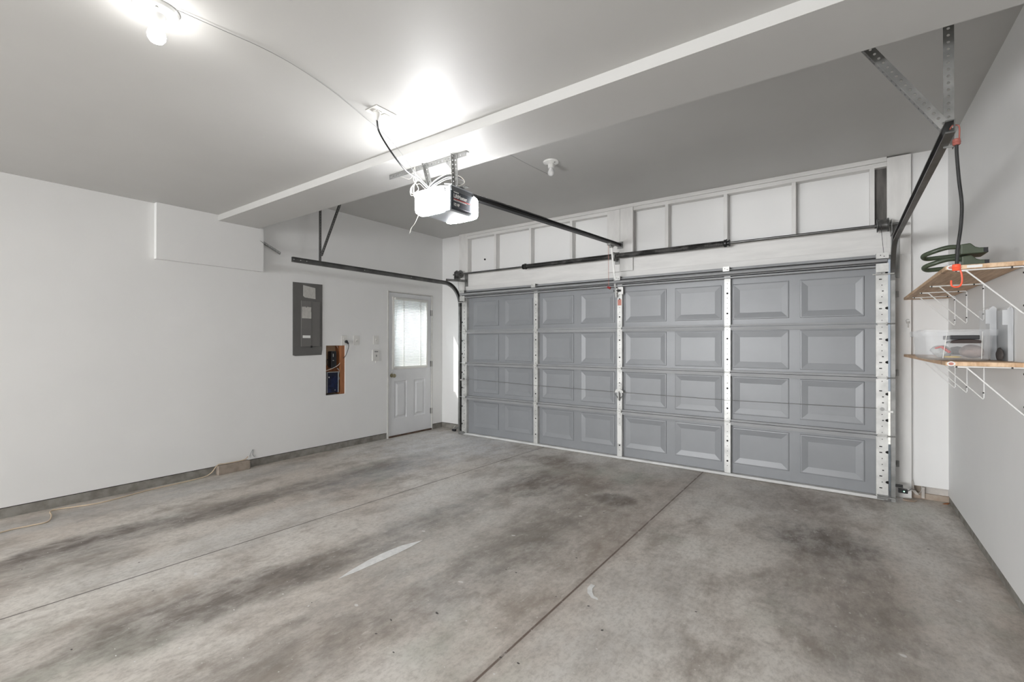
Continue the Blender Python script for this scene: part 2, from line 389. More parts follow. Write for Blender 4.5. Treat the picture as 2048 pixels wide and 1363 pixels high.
wf.box(.42, 5.83, .045, .12, 2.19, 3.2).box(.42, .60, .0, .12, 0, 2.19).box(5.708, 5.83, .0, .12, 0, 2.19)
st('wall_front', wf, 'wall')
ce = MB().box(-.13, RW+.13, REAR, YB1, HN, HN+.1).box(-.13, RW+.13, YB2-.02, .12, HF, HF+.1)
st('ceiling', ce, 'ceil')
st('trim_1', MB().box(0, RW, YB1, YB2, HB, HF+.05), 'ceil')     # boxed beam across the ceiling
# concrete curb at the foot of the walls
kb = MB().box(-.13, -.006, REAR, DY0-.03, 0, ZB-.008).box(-.13, -.006, DY1+.03, .1, 0, ZB-.008)
st('baseboard_left', kb, 'curb')
st('baseboard_right', MB().box(RW+.004, RW+.13, REAR, .1, 0, .052), 'curb')
st('baseboard_front', MB().box(-.13, .42, .006, .12, 0, ZB-.008), 'curb')
bf = MB().box(5.83, RW+.1, .012, .12, .0, .05, 0).box(5.912, RW+.1, .03, .12, .05, .108, 1).box(5.83, 5.912, .045, .12, .05, .108, 0)
st('baseboard_front_right', bf, ['brown', 'dust'])
# raised drywall box on the left wall
st('trim_2', MB().box(0, .06, -3.90, -2.905, 2.180, HB).box(0, .06, -3.90, YB1, HB, HN), 'wall')
# framing above the garage door (one board each)
tn = 3
def trim(m, x0, x1, y0, y1, z0, z1):
    global tn
    st('trim_%d' % tn, MB().box(x0, x1, y0, y1, z0, z1), m, bevel=.002); tn += 1
FY = -.05
trim('board', .41, .578, FY, 0, 0, HF)                 # left jamb board
trim('board', 5.674, 5.842, FY, 0, 2.19, HF-.012)      # right jamb board, upper
trim('board', 5.706, 5.842, FY, 0, .0, 2.19)
trim('boardh', .578, 5.674, FY, .04, 3.052, HF)        # top plates
trim('boardh', .578, 5.674, FY+.004, .04, 3.008, 3.050)
trim('boardh', .578, 5.674, FY+.006, .04, 2.262, 2.478)  # header beam
trim('boardh', .56, 5.70, FY-.012, .04, 2.185, 2.262)
for a, b in ((.578, .592), (1.113, 1.150), (1.737, 1.775), (2.392, 2.430), (3.655, 3.692), (4.290, 4.327), (4.926, 4.963), (5.549, 5.586)):
    trim('board', a, b, FY+.002, .05, 2.478, 3.008)
trim('board', 2.935, 3.105, FY-.016, FY, 2.27, 3.045); trim('board', 3.108, 3.272, FY-.020, FY, 2.27, 3.045)
trim('board', 2.96, 3.25, FY, .05, 2.478, 3.008)
st('trim_%d' % tn, MB().box(5.586, 5.674, .01, .044, 2.478, 3.008), 'darkcavity')  # dark colour stands in for the shade of a deeper cavity
hl = MB().cyl((.865, .0445, 2.672), (.865, .035, 2.672), .014, 14); hl.build('knot_hole', 'hole', label='small dark round hole in the white board above the left end of the garage door', cat='hole')

# ------------------------------------------------------------------ side door (door_1)
dr = thing('door_1', (-.03, (DY0+DY1)/2, 0), 'light grey half-glass side door with white mini blind in the left wall', 'door', kind='structure')
ly0, ly1, lz0, lz1 = DY0+.022, DY1-.012, .022, DZ-.016
wy0, wy1, wz0, wz1 = -1.0, -.345, 1.02, 2.03
lf = MB(); xf, xb = -.012, -.055
ys = [ly0, wy0, wy1, ly1]
lf.box(xb, xf, ly0, wy0, lz0, lz1).box(xb, xf, wy1, ly1, lz0, lz1).box(xb, xf, wy0, wy1, wz1, lz1)
# lower rail with two embossed panels
def emboss(mb, y0, y1, z0, z1, rings, fn, m=0):
    """nested rectangles: rings = list of (inset, height); fn(u,v,h)->point"""
    vs = []
    for ins, h in rings:
        vs += [fn(y0+ins, z0+ins, h), fn(y1-ins, z0+ins, h), fn(y1-ins, z1-ins, h), fn(y0+ins, z1-ins, h)]
    fs = []
    for i in range(len(rings)-1):
        for k in range(4):
            k2 = (k+1) % 4; fs.append((i*4+k, i*4+k2, i*4+4+k2, i*4+4+k))
    n = (len(rings)-1)*4; fs.append((n, n+1, n+2, n+3)); mb._add(vs, fs, m)
def gridface(mb, us, vs_, holes, fn, m=0):
    """planar face split by holes (u0,u1,v0,v1)"""
    U = sorted(set(us+[h[0] for h in holes]+[h[1] for h in holes])); V = sorted(set(vs_+[h[2] for h in holes]+[h[3] for h in holes]))
    for i in range(len(U)-1):
        for j in range(len(V)-1):
            uc, vc = (U[i]+U[i+1])/2, (V[j]+V[j+1])/2
            if any(h[0] < uc < h[1] and h[2] < vc < h[3] for h in holes): continue
            mb._add([fn(U[i], V[j], 0), fn(U[i+1], V[j], 0), fn(U[i+1], V[j+1], 0), fn(U[i], V[j+1], 0)], [(0, 1, 2, 3)], m)
PH = [(-.985, -.748, .262, .822), (-.606, -.374, .262, .822)]
fnd = lambda y, z, h: (xf+h, y, z)
gridface(lf, [wy0, wy1], [lz0, wz0], PH, fnd)
for h in PH: emboss(lf, h[0], h[1], h[2], h[3], [(0, 0), (.012, -.010), (.030, -.010), (.055, .004)], fnd)
lf.box(xb, xb+.004, wy0, wy1, lz0, wz0).quad((xb, wy0, wz0), (xf, wy0, wz0), (xf, wy1, wz0), (xb, wy1, wz0))
leaf = lf.build('door_leaf', 'sidedoor', dr)
fr = MB()
for a, b, z0, z1 in ((wy0-.028, wy0+.012, wz0-.03, wz1+.03), (wy1-.012, wy1+.022, wz0-.03, wz1+.03), (wy0, wy1, wz1-.012, wz1+.028), (wy0, wy1, wz0-.028, wz0+.012)):
    fr.box(xf, xf+.012, a, b, z0, z1)
fr.build('glazing_frame', 'plate', leaf, bevel=.003)
MB().box(-.036, -.032, wy0, wy1, wz0, wz1).build('window_pane', 'glass', leaf)
fj = MB().box(-.13, .006, DY0-.004, DY0+.018, 0, DZ+.002).box(-.13, .006, DY1-.008, DY1+.010, 0, DZ+.002).box(-.13, .004, DY0, DY1, DZ-.010, DZ+.004)
fj.build('door_frame', 'jambp', dr)
MB().box(-.12, .008, DY0+.018, DY1-.008, 0, .020).build('threshold', 'oldwood', dr)
kn = MB().lathe([(.028, 0), (.030, .006), (.013, .012), (.012, .035), (.022, .042), (.029, .055), (.028, .068), (.015, .076)], (xf, -1.035, .905), (1, 0, 0), 24)
kn.build('door_knob', 'brass', dr, smooth=True)
MB().lathe([(.012, 0), (.014, .004), (.010, .010)], (xf, -1.025, .955), (1, 0, 0), 16).build('latch_plate', 'galv', dr)
for z in (.30, 1.05, 1.86): MB().cyl((.004, DY1-.002, z-.045), (.004, DY1-.002, z+.045), .007, 10).box(xf, xf+.003, DY1-.03, DY1, z-.045, z+.045).build('hinge', 'galvd', dr)
# mini blind hangs on the door: head rail, slats, ladder cords, bottom rail
bl = thing('window_blind', (.012, (wy0+wy1)/2, 2.04), 'white horizontal mini blind hanging over the glass of the side door', 'blind')
MB().box(.002, .028, -1.0, -.342, 2.022, 2.050).build('head_rail', 'blind', bl, bevel=.002)
sl = MB(); ns = 44; z0_, z1_ = 1.045, 2.015
for i in range(ns):
    z = z0_+(z1_-z0_)*i/(ns-1); yr = -.352-.014*(1-i/ns)
    a = math.radians(50); hw = .0122; k = 4
    P = [(-hw+2*hw*j/k) for j in range(k+1)]
    vs = []
    for y in (-1.0-.006*(1-i/ns), yr):
        for p in P: vs.append((.014+p*math.cos(a), y, z-p*math.sin(a)+.0015*(1-(p/hw)**2)))
    sl._add(vs, [(j, j+1, k+2+j, k+1+j) for j in range(k)], 0)
sl.build('slats', 'blind', bl, smooth=False)
for y in (-.835, -.50): MB().box(.001, .0025, y-.006, y+.006, 1.03, 2.03).box(.0265, .028, y-.005, y+.005, 1.03, 2.03).build('ladder_cord', 'blind', bl)
MB().box(.004, .026, -1.008, -.362, 1.022, 1.038).build('bottom_rail', 'blind', bl, bevel=.003)
MB().tube(smooth_path([(.03, -.965, 2.02), (.035, -1.0, 1.6), (.035, -1.055, 1.12), (.04, -1.065, 1.05), (.03, -1.02, 1.01), (.03, -.86, 1.035)]), .003, 6).build('tilt_cord', 'plate', bl, smooth=True)

# ------------------------------------------------------------------ things on the left wall
ep = thing('electrical_panel', (.008, -2.345, 1.226), 'grey metal breaker panel set in the left wall with paper labels', 'electrical panel')
MB().prism([(-2.532, 1.232), (-2.50, 1.222), (-2.16, 1.230), (-2.150, 1.30), (-2.152, 2.116), (-2.535, 2.110)], (0, 0, 0), (0, 1, 0), (0, 0, 1), (.008, 0, 0)).build('cover_plate', 'panel', ep)
MB().box(.008, .020, -2.436, -2.190, 1.335, 1.895).build('panel_door', 'panel2', ep, bevel=.003)
MB().box(.020, .0225, -2.308, -2.300, 1.345, 1.885).build('door_seam', 'panel', ep)
MB().prism([(-2.408, 2.085), (-2.248, 2.062), (-2.245, 1.925), (-2.385, 1.936), (-2.408, 1.955)], (.008, 0, 0), (0, 1, 0), (0, 0, 1), (.001, 0, 0)).build('paper_notice', 'paper', ep, label='white paper notice above the little door')
MB().prism([(-2.428, 1.820), (-2.378, 1.822), (-2.372, 1.806), (-2.362, 1.822), (-2.308, 1.818), (-2.312, 1.775), (-2.306, 1.74), (-2.308, 1.680), (-2.428, 1.680)], (.020, 0, 0), (0, 1, 0), (0, 0, 1), (.001, 0, 0)).build('paper_label', 'paper', ep, label='torn paper label on the little door')
MB().box(.020, .0215, -2.418, -2.318, 1.440, 1.472).build('name_sticker', 'paperw', ep, bevel=.006)
MB().box(.020, .028, -2.315, -2.295, 1.322, 1.345).build('door_latch', 'black', ep)

# hole with stud, plywood and two devices
st('trim_40', MB().box(-.135, -.128, NY0-.05, NY1+.05, NZ0-.05, NZ1+.05), 'osb')
st('trim_41', MB().box(-.128, -.014, NY1-.062, NY1+.01, NZ0-.05, NZ1+.05), 'studw')
st('trim_42', MB().box(-.128, -.10, NY0, NY1-.06, 1.0, 1.09), 'studw')
md = thing('network_modem', (-.06, -1.97, 1.05), 'slim black modem standing upright in the hole cut in the left wall', 'modem')
MB().box(-.10, -.02, -2.005, -1.93, 1.055, 1.275).build('case', 'plasticb', md, bevel=.008)
MB().box(-.02, -.0185, -1.982, -1.976, 1.20, 1.24).build('badge', 'plate', md); MB().box(-.02, -.0185, -1.986, -1.968, 1.15, 1.156).build('badge', 'plate', md)
md2 = thing('router_box', (-.06, -1.985, .735), 'glossy navy blue router box at the bottom of the hole in the left wall', 'router')
MB().box(-.10, -.022, -2.062, -1.905, .735, 1.0).build('case', 'blue', md2, bevel=.006)
MB().box(-.10, -.015, -2.068, -2.060, .735, 1.0).box(-.10, -.015, -1.908, -1.900, .735, 1.0).box(-.10, -.015, -2.068, -1.90, .998, 1.006).build('rim', 'cableg', md2)
MB().box(-.022, -.0205, -2.042, -2.032, .930, .945).build('badge', 'paperw', md2); MB().box(-.022, -.0205, -1.955, -1.945, .765, .771).build('badge', 'paperw', md2)
MB().tube(smooth_path([(-.09, -1.88, 1.34), (-.04, -1.862, 1.24), (-.035, -1.86, 1.16), (-.025, -1.89, 1.10), (-.02, -1.98, 1.055), (-.03, -2.09, 1.02)]), .0035, 8).build('white_network_cable', 'cablew', label='white cable curving across the hole between modem and router', cat='cable', smooth=True)
MB().tube(smooth_path([(-.05, -2.03, 1.15), (-.03, -2.06, 1.17), (-.03, -2.06, 1.11), (-.04, -2.02, 1.07), (-.05, -1.97, 1.045)]), .003, 8).build('black_network_cable', 'plasticb', label='thin black cable looping beside the modem in the wall hole', cat='cable', smooth=True)
MB().tube(smooth_path([(-.04, -1.91, 1.05), (-.03, -1.885, 1.02), (-.03, -1.895, .95), (-.03, -1.875, .91), (-.03, -1.865, .96), (-.03, -1.88, 1.0), (-.03, -1.90, .93), (-.035, -1.88, .90)]), .005, 8).build('coiled_cable', 'cableg', label='coiled grey cable hanging beside the navy router', cat='cable', smooth=True)

def plate(name, y0, y1, z0, z1, lab, cat, kind):
    t = thing(name, (.003, (y0+y1)/2, z0), lab, cat, 'light switches on the left wall' if kind == 'switch' else None)
    MB().box(0, .006, y0, y1, z0, z1).build('cover_plate', 'plate', t, bevel=.003)
    ym, zm = (y0+y1)/2, (z0+z1)/2
    if kind == 'switch': MB().box(.006, .008, ym-.010, ym+.010, zm-.018, zm+.018).bar((.006, ym, zm), (.018, ym, zm+.008), .009, .010).build('toggle', 'plate', t); MB().box(.0062, .0085, ym-.002, ym+.003, zm-.014, zm-.002).build('slot', 'hole', t)
    if kind == 'outlet': [MB().box(.006, .009, ym-.017, ym+.017, zm+q_, zm+q_+.032).build('receptacle', 'plate', t) for q_ in (.008, -.040)]
    return t
plate('power_outlet', -1.875, -1.792, 1.348, 1.478, 'white outlet plate above the wall hole with a black plug in it', 'outlet', 'outlet')
plate('light_switch', -1.695, -1.600, 1.350, 1.478, 'white single switch plate between the outlet and the pair by the door', 'light switch', 'switch')
plate('light_switch', -1.372, -1.280, 1.362, 1.482, 'white single switch plate nearest the side door, above the button plate', 'light switch', 'switch')
wb = thing('door_opener_button', (.003, -1.33, 1.128), 'white wall button unit for the garage door, below the switch nearest the side door', 'wall button')
MB().box(0, .014, -1.390, -1.272, 1.128, 1.285).build('housing', 'plate', wb, bevel=.005)
MB().box(.014, .018, -1.36, -1.30, 1.250, 1.268).build('button', 'cableg', wb); MB().box(.014, .020, -1.334, -1.322, 1.185, 1.215).build('light_button', 'galvd', wb)
MB().box(.0, .010, -1.335, -1.325, 1.128, 1.10).build('wire_tail', 'plate', wb)
pc = thing('black_plug_cord', (.03, -1.80, 1.2), 'black power plug and cord hanging from the outlet into the wall hole', 'power cord')
MB().lathe([(.015, 0), (.020, .006), (.020, .022), (.010, .030)], (.010, -1.815, 1.398), (1, 0, 0), 18).bar((.028, -1.815, 1.398), (.03, -1.79, 1.372), .018, .016).build('plug', 'plasticb', pc, smooth=True)
MB().tube(smooth_path([(.03, -1.79, 1.375), (.03, -1.785, 1.33), (.02, -1.80, 1.26), (.005, -1.822, 1.20), (-.03, -1.85, 1.17)]), .004, 8).build('cord', 'plasticb', pc, smooth=True)

# loose steel strap by the boxed drywall
MB().angle((.03, -2.94, 2.515), (.085, -2.735, 2.395), (.006, .012, .028), (.03, -.004, .006)).build('steel_strap', 'galvd', label='short perforated steel strap sticking out beside the raised drywall box', cat='metal strap')

# brick-like block, kerb, cord on the floor
MB().box(.002, .075, -3.36, -3.045, 0, .094).build('kerb_block', 'brick', bevel=.004, label='short tan concrete block lying against the curb of the left wall', cat='block')
cpts = [(.60, -5.35, .006), (.394, -4.922, .006), (.387, -4.77, .006), (.385, -4.676, .006), (.24, -4.631, .006), (.11, -4.618, .006), (.081, -4.57, .006), (.16, -4.352, .006), (.139, -4.179, .006), (.084, -3.946, .006), (.045, -3.536, .006), (.035, -3.42, .03), (.03, -3.35, .102), (.035, -3.277, .102), (.03, -3.10, .102), (.010, -3.04, .125)]
MB().tube(smooth_path(cpts, 6), .0045, 8).build('floor_cable', 'cabley', label='thin cream cable winding over the floor along the left wall', cat='cable', smooth=True)
MB().tube(smooth_path([(.004, -3.02, .12), (.012, -3.01, .16), (.004, -2.985, .19), (.01, -2.99, .14), (.004, -2.97, .11)], 5), .003, 6).build('wire_tuft', 'cableg', label='small tuft of wire sticking out of the left wall by the block', cat='wire', smooth=True)

# scuffs: thin paint marks on the floor (surface marks of the slab)
def flatmark(name, poly, label):
    MB().prism(poly, (0, 0, .0008), (1, 0, 0), (0, 1, 0), (0, 0, .0006)).build(name, 'markw', label=label, cat='floor mark')
flatmark('paint_smear', [(2.946, -3.872), (2.918, -3.765), (2.893, -3.62), (2.888, -3.5), (2.900, -3.35), (2.954, -3.209), (2.968, -3.35), (2.970, -3.5), (2.965, -3.62), (2.962, -3.729)], 'pale crescent-shaped smear on the concrete between the two floor joints')
am = [(4.170, -3.050), (4.172, -3.10), (4.195, -3.145), (4.235, -3.178), (4.275, -3.178), (4.262, -3.160), (4.240, -3.155), (4.215, -3.125), (4.198, -3.09), (4.198, -3.05)]
flatmark('chalk_arc', am, 'small white curved mark just right of the long floor joint')

# ------------------------------------------------------------------ garage door (door_2)
gd = thing('door_2', (3.14, -.22, 0), 'wide grey sectional garage door of raised panels with steel stiles', 'garage door', kind='structure')
JO = [.034, .570, 1.081, 1.558, 2.150]
SK, SF = -.200, -.244
BAY = [(.745, 1.957), (2.015, 3.150), (3.206, 4.338), (4.393, 5.590)]
PX = [[(.852, 1.324), (1.432, 1.905)], [(2.062, 2.538), (2.638, 3.098)], [(3.228, 3.719), (3.814, 4.299)], [(4.411, 4.916), (5.007, 5.505)]]
PZ = [(.130, .505), (.645, 1.038), (1.130, 1.513), (1.634, 2.000)]
STX = [(.655, .752), (1.955, 2.017), (3.148, 3.208), (4.336, 4.395), (5.584, 5.668)]
fng = lambda x, z, h: (x, SK-h, z)
for i in range(4):
    z0, z1 = JO[i]+(.002 if i else 0), JO[i+1]-.002
    mb = MB(); holes = []
    for b in PX:
        for p in b: holes.append((p[0], p[1], PZ[i][0], PZ[i][1]))
    gridface(mb, [.655, 5.668], [z0, z1], holes, fng)
    for h in holes: emboss(mb, *h, [(0, 0), (.003, .009), (.012, .010), (.066, .001), (.074, 0.001)], fng)
    mb.box(.655, 5.668, SK+.001, SK+.035, z0, z1)
    sec = mb.build('door_section', 'door', gd)
    rl = MB()
    if i > 0: rl.box(.70, 5.62, SF+.006, SK, z0, z0+.020).box(.70, 5.62, SF+.0, SK, z0, z0+.007)
    if i < 3: rl.box(.70, 5.62, SF, SK, z1-.034, z1).box(.70, 5.62, SF-.004, SF, z1-.008, z1).box(.70, 5.62, SF-.003, SF, z1-.034, z1-.028)
    rl.build('section_rail', 'rail', sec)
    for k, (a, b) in enumerate(STX):
        q = MB()
        e = .0 if k in (0, 4) else .0
        zz0, zz1 = z0+(.0 if i == 0 else .006), z1-.010
        q.box(a, b, SF-.006, SK, zz0, zz1, 0)
        xm = (a+b)/2; z = zz0+.075; rr = random.Random(i*7+k)
        big = (.0085 if k in (1, 2, 3) else .0)
        n = 0
        while z < zz1-.06:
            if k in (1, 2, 3):
                rad = .0095 if n % 4 == 1 else .0038
                q.cyl((xm, SF-.0055, z), (xm, SF-.0068, z), rad, 10, 1); z += .047+.01*rr.random()
            else:
                q.cyl((xm+rr.choice((-.02, 0, .012)), SF-.0055, z), (xm, SF-.0068, z), .0042, 8, 1)
                z += .052
            n += 1
        if k in (0, 4):
            sgn = 1 if k == 4 else -1
            for zc in (zz0+.13, zz1-.13):
                ex = b if k == 4 else a
                q.prism([(math.cos(t_)*.020*-sgn, math.sin(t_)*.013) for t_ in [PI/2*(-1)+PI*j/10 for j in range(11)]], (ex, SF-.0055, zc), (1, 0, 0), (0, 0, 1), (0, -.0012, 0), 1)
        q.build('stile', ['galv', 'hole'], sec)
# hinges at the joints
def hinge_mb(x, z, wide):
    h = MB(); y = SF-.008; w2 = .030 if wide else .022
    h.prism([(-w2, .012), (w2, .012), (w2*.45, .060), (-w2*.45, .060)], (x, y, z), (1, 0, 0), (0, 0, 1), (0, -.003, 0))
    h.prism([(-w2, -.010), (-w2*.40, -.058), (w2*.40, -.058), (w2, -.010)], (x, y, z), (1, 0, 0), (0, 0, 1), (0, -.003, 0))
    h.cyl((x-w2-.006, y-.006, z+.001), (x+w2+.006, y-.006, z+.001), .009, 12)
    h.box(x-w2, x+w2, y-.012, y, z+.008, z+.016).box(x-w2, x+w2, y-.012, y, z-.012, z-.006)
    for dx in (-w2*.6, w2*.6): h.bar((x+dx, y-.004, z+.014), (x+dx*.35, y-.004, z+.050), .003, .003)
    for dx in (-w2*.6, w2*.6): h.bar((x+dx, y-.004, z-.012), (x+dx*.30, y-.004, z-.048), .003, .003)
    h.cyl((x, y-.003, z+.030), (x, y-.006, z+.030), .005, 8, 1).cyl((x, y-.003, z-.030), (x, y-.006, z-.030), .005, 8, 1)
    return h
for z in JO[1:4]:
    for k, (a, b) in enumerate(STX):
        hinge_mb((a+b)/2, z, k in (0, 4)).build('hinge', ['galv', 'galvd'], gd, smooth=False)
    for xa, xb_ in ((5.60, 5.715), (.605, .72)):
        MB().cyl((xa, SF-.016, z), (xb_, SF-.016, z), .0055, 10).build('roller_stem', 'galvd', gd, smooth=True)
for xa, xb_ in ((5.56, 5.71), (.61, .74)):
    MB().cyl((xa, SF-.03, 1.995), (xb_, SF-.03, 1.995), .006, 10).build('roller_stem', 'galv', gd, smooth=True)
    xc = (xa+xb_)/2
    MB().cyl((xa+.04, SF-.03, .035), (xb_, SF-.03, .035), .006, 10).box(xc-.045, xc+.03, SF-.022, SF-.006, .012, .05).build('bottom_bracket', 'galvd', gd)
# end plates of the top section and strut
s_ = MB()
s_.box(.66, 5.66, SF-.012, SK, 2.140, 2.172).box(.66, 5.66, SF-.060, SF-.012, 2.140, 2.146)
s_.tube([(.66, SF-.052, 2.112), (5.66, SF-.052, 2.112)], .017, 12)
s_.box(.66, 5.66, SF-.050, SF-.006, 2.083, 2.089).box(.66, 5.66, SF-.052, SF-.040, 2.056, 2.070).box(.66, 5.66, SF-.044, SK, 2.058, 2.063)
s_.build('strut', 'rail', gd, smooth=True)
MB().box(.66, 5.66, SF-.02, SK+.03, 2.09, 2.139).build('strut_back', 'black', gd)
for k, (a, b) in enumerate(STX):
    q = MB().box(a-.002, b+.002, SF-.072, SF-.066, 2.128, 2.176).box(a-.002, b+.002, SF-.070, SF, 2.170, 2.176)
    if k in (0, 4): q.box(a-.002, b+.002, SF-.060, SF-.055, 2.01, 2.085)
    xm = (a+b)/2; q.cyl((xm-.012, SF-.072, 2.155), (xm-.012, SF-.0735, 2.155), .004, 8, 1).cyl((xm+.012, SF-.072, 2.145), (xm+.012, SF-.0735, 2.145), .004, 8, 1)
    q.build('strut_plate', ['galv', 'hole'], gd)
# plate joining the opener arm to the centre stile
q = MB().box(3.135, 3.225, SF-.016, SF-.006, 1.965, 2.05).box(3.135, 3.165, SF-.05, SF-.016, 1.985, 2.035)
q.cyl((3.12, SF-.04, 2.01), (3.20, SF-.04, 2.01), .012, 12, 1); q.build('arm_bracket', ['galv', 'black'], gd)
MB().box(3.155, 3.200, SF-.0085, SF-.006, 1.835, 1.905).build('warning_sticker', 'sticker', gd, label='small faded red sticker on the centre stile')
MB().box(3.155, 3.200, SF-.0085, SF-.006, .185, .40).build('instruction_sticker', 'paperw', gd, label='tall white sticker low on the centre stile')
MB().box(.66, 5.64, SF-.012, SK+.03, .004, .032).build('bottom_seal', 'seal', gd, bevel=.004)
# lock: half-round cam, handle bar, two cables, side bolts
lk = MB().prism([(math.cos(PI*j/14)*.052, math.sin(PI*j/14)*.045) for j in range(15)], (3.178, SF-.010, .795), (1, 0, 0), (0, 0, 1), (0, -.016, 0))
lk.box(3.158, 3.197, SF-.014, SF-.006, .84, .905, 0).box(3.172, 3.186, SF-.040, SF-.008, .705, .81, 1).cyl((3.178, SF-.014, .875), (3.178, SF-.016, .875), .006, 8, 1)
lk.build('lock_cam', ['galv', 'galvd'], gd)
for pts in ([(3.128, SF-.018, .797), (2.0, SF-.012, .812), (.70, SF-.010, .842)], [(3.228, SF-.018, .797), (4.365, SF-.012, .790), (5.60, SF-.010, .808)]):
    MB().tube(pts, .0022, 6).build('lock_cable', 'galvd', gd)
for sg in (-1, 1):
    MB().tube(smooth_path([(3.178+sg*.065, SF-.012, .81), (3.178+sg*.05, SF-.018, .775), (3.178+sg*.012, SF-.024, .725)]), .0035, 6).build('cable_guide', 'galvd', gd, smooth=True)
for (a, b), zc in ((STX[4], .800), (STX[0], .838)):
    xm = (a+b)/2; sg = 1 if a > 3 else -1
    q = MB().box(xm-.036, xm+.034, SF-.012, SF-.006, zc-.038, zc+.045).cyl((xm, SF-.012, zc+.005), (xm, SF-.020, zc+.005), .016, 14, 1)
    q.box(xm, xm+sg*.075, SF-.018, SF-.012, zc-.022, zc-.004); q.box(xm-.030, xm-.022, SF-.018, SF-.012, zc-.02, zc+.03)
    q.build('side_bolt', ['galv', 'galvd'], gd)
st('trim_50', MB().box(.60, 5.708, -.10, .10, 2.172, 2.186), 'rail')

# ------------------------------------------------------------------ tracks
def track(x, sg, name, lab):
    """sg=+1: the channel opens towards +x"""
    t = thing(name, (x, -.23, 0), lab, 'garage door track', 'tracks of the garage door')
    Rr = .33; zt, yv, yend = 2.268, -.226, (-2.87 if sg > 0 else -2.905)
    path = [Vector((x, yv, 0)), Vector((x, yv, zt-Rr))]+arc((x, yv-Rr, zt-Rr), (0, 1, 0), (0, 0, 1), Rr, 0, PI/2, 12)[1:]+[Vector((x, yend, zt))]
    hw, dp = .027, .030
    prof = [(-hw, dp), (-hw, 0), (hw, 0), (hw, dp), (hw-.007, dp), (hw-.004, .004), (-hw+.004, .004), (-hw+.007, dp)]   # (across, along sg*x)
    def sweep(P, nm, mtl):
        mb = MB(); vs = []; k = len(prof)
        for i, p in enumerate(P):
            tt = (P[min(i+1, len(P)-1)]-P[max(i-1, 0)]).normalized(); nn = Vector((1, 0, 0)).cross(tt)
            for a, b in prof: vs.append(p+nn*a+Vector((sg*(b-.015), 0, 0)))
        fs = [(i*k+j, i*k+(j+1) % k, (i+1)*k+(j+1) % k, (i+1)*k+j) for i in range(len(P)-1) for j in range(k)]
        fs += [(0, 1, 6, 7), (1, 2, 5, 6), (2, 3, 4, 5)]; o = (len(P)-1)*k; fs += [(o, o+1, o+6, o+7), (o+1, o+2, o+5, o+6), (o+2, o+3, o+4, o+5)]
        mb._add(vs, fs, 0); return mb.build(nm, mtl, t, smooth=True)
    sweep(path[:2], 'vertical_track', 'galvd'); sweep(path[1:], 'horizontal_track', 'trk')
    for y in (yend+.025, yend+.10, yend+.17, -1.95, -1.2): 
        MB().cyl((x-sg*.0115, y, zt+.004), (x-sg*.009+sg*.0005, y, zt+.004), .0055, 10).build('bolt', 'galv', t)
    for z in (.30, 1.12, 1.83):   # jamb brackets
        b = MB().box(x-sg*.012, x-sg*.017, yv-.02, FY, z-.028, z+.028).box(x-sg*.014, x-sg*.055, FY-.006, FY-.001, z-.028, z+.028)
        b.cyl((x-sg*.036, FY-.006, z+.012), (x-sg*.036, FY-.013, z+.012), .007, 8).cyl((x-sg*.036, FY-.006, z-.014), (x-sg*.036, FY-.013, z-.014), .007, 8)
        b.build('jamb_bracket', 'galvd', t)
    # flag angle up at the curve
    b = MB().perf((x-sg*.02, -.52, zt+.03), (x-sg*.02, FY-.01, zt+.065), (0, 0, .034), step=.03); b.build('flag_angle', 'trk' if sg > 0 else 'galvd', t)
    MB().box(x-sg*.06, x+sg*.0, FY-.008, FY-.001, 1.98, zt+.20).build('flag_plate', 'galvd' , t)
    # hanger: vertical perforated angle and brace up to the far ceiling
    xo = x-sg*.022; yh = -2.55 if sg > 0 else -2.74
    m1 = 'trk' if sg > 0 else 'galvd'
    if sg > 0:
        MB().angle((xo, yh, zt-.02), (xo, yh, HF-.002), (0, .030, 0), (.026, 0, 0)).build('hanger_angle', m1, t)
        e = Vector((1.095, yh, HF-.002)); p = Vector((xo+.03, yh-.006, zt+.085))
        MB().angle(p, e, (0, .032, 0), (.020, 0, -.014)).build('brace_angle', m1, t)
    else:
        MB().angle((xo+.012, yh, zt-.035), (xo+.012, yh, HF-.002), (-.034, 0, 0), (0, .030, 0)).build('hanger_angle', m1, t)
        e = Vector((5.225, yh-.01, HF-.002)); p = Vector((xo-.03, yh-.01, zt+.05))
        MB().angle(p, e, (.030, 0, .018), (0, .030, 0)).build('brace_angle', m1, t)
    return t
track(.600, 1, 'garage_door_track', 'dark steel garage door track curving along the left side, hung from the far ceiling')
track(5.702, -1, 'garage_door_track', 'steel garage door track on the right side, with a bungee hanging from its end')

# ------------------------------------------------------------------ torsion shaft and springs
SY, SZ = -.15, 2.450
ts = thing('torsion_shaft', (3.07, SY, SZ), 'long dark torsion shaft with two coil springs above the garage door', 'torsion spring assembly')
MB().cyl((.385, SY, SZ), (5.80, SY, SZ), .0125, 14).build('shaft', 'trk', ts, smooth=True)
for a, b in ((1.742, 3.045), (3.11, 4.34)):
    MB().cyl((a, SY, SZ), (b, SY, SZ), .031, 20).build('coil_spring', 'spring', ts, smooth=True)
    xe = a if a < 2 else b
    q = MB().lathe([(.030, -.03), (.040, -.022), (.040, .0), (.026, .006), (.026, .022), (.036, .024), (.036, .032)], (xe, SY, SZ), (1 if a > 2 else -1, 0, 0), 20)
    q.cyl((xe, SY, SZ+.024), (xe, SY, SZ+.044), .006, 8); q.build('winding_cone', 'black', ts, smooth=True)
q = MB().box(3.066, 3.076, SY-.045, FY, SZ-.06, SZ+.045).lathe([(.045, -.018), (.045, .018)], (3.07, SY, SZ), (1, 0, 0), 20).box(3.045, 3.10, FY-.03, FY-.021, SZ-.09, SZ+.06)
q.build('centre_bearing_plate', 'galvd', ts)
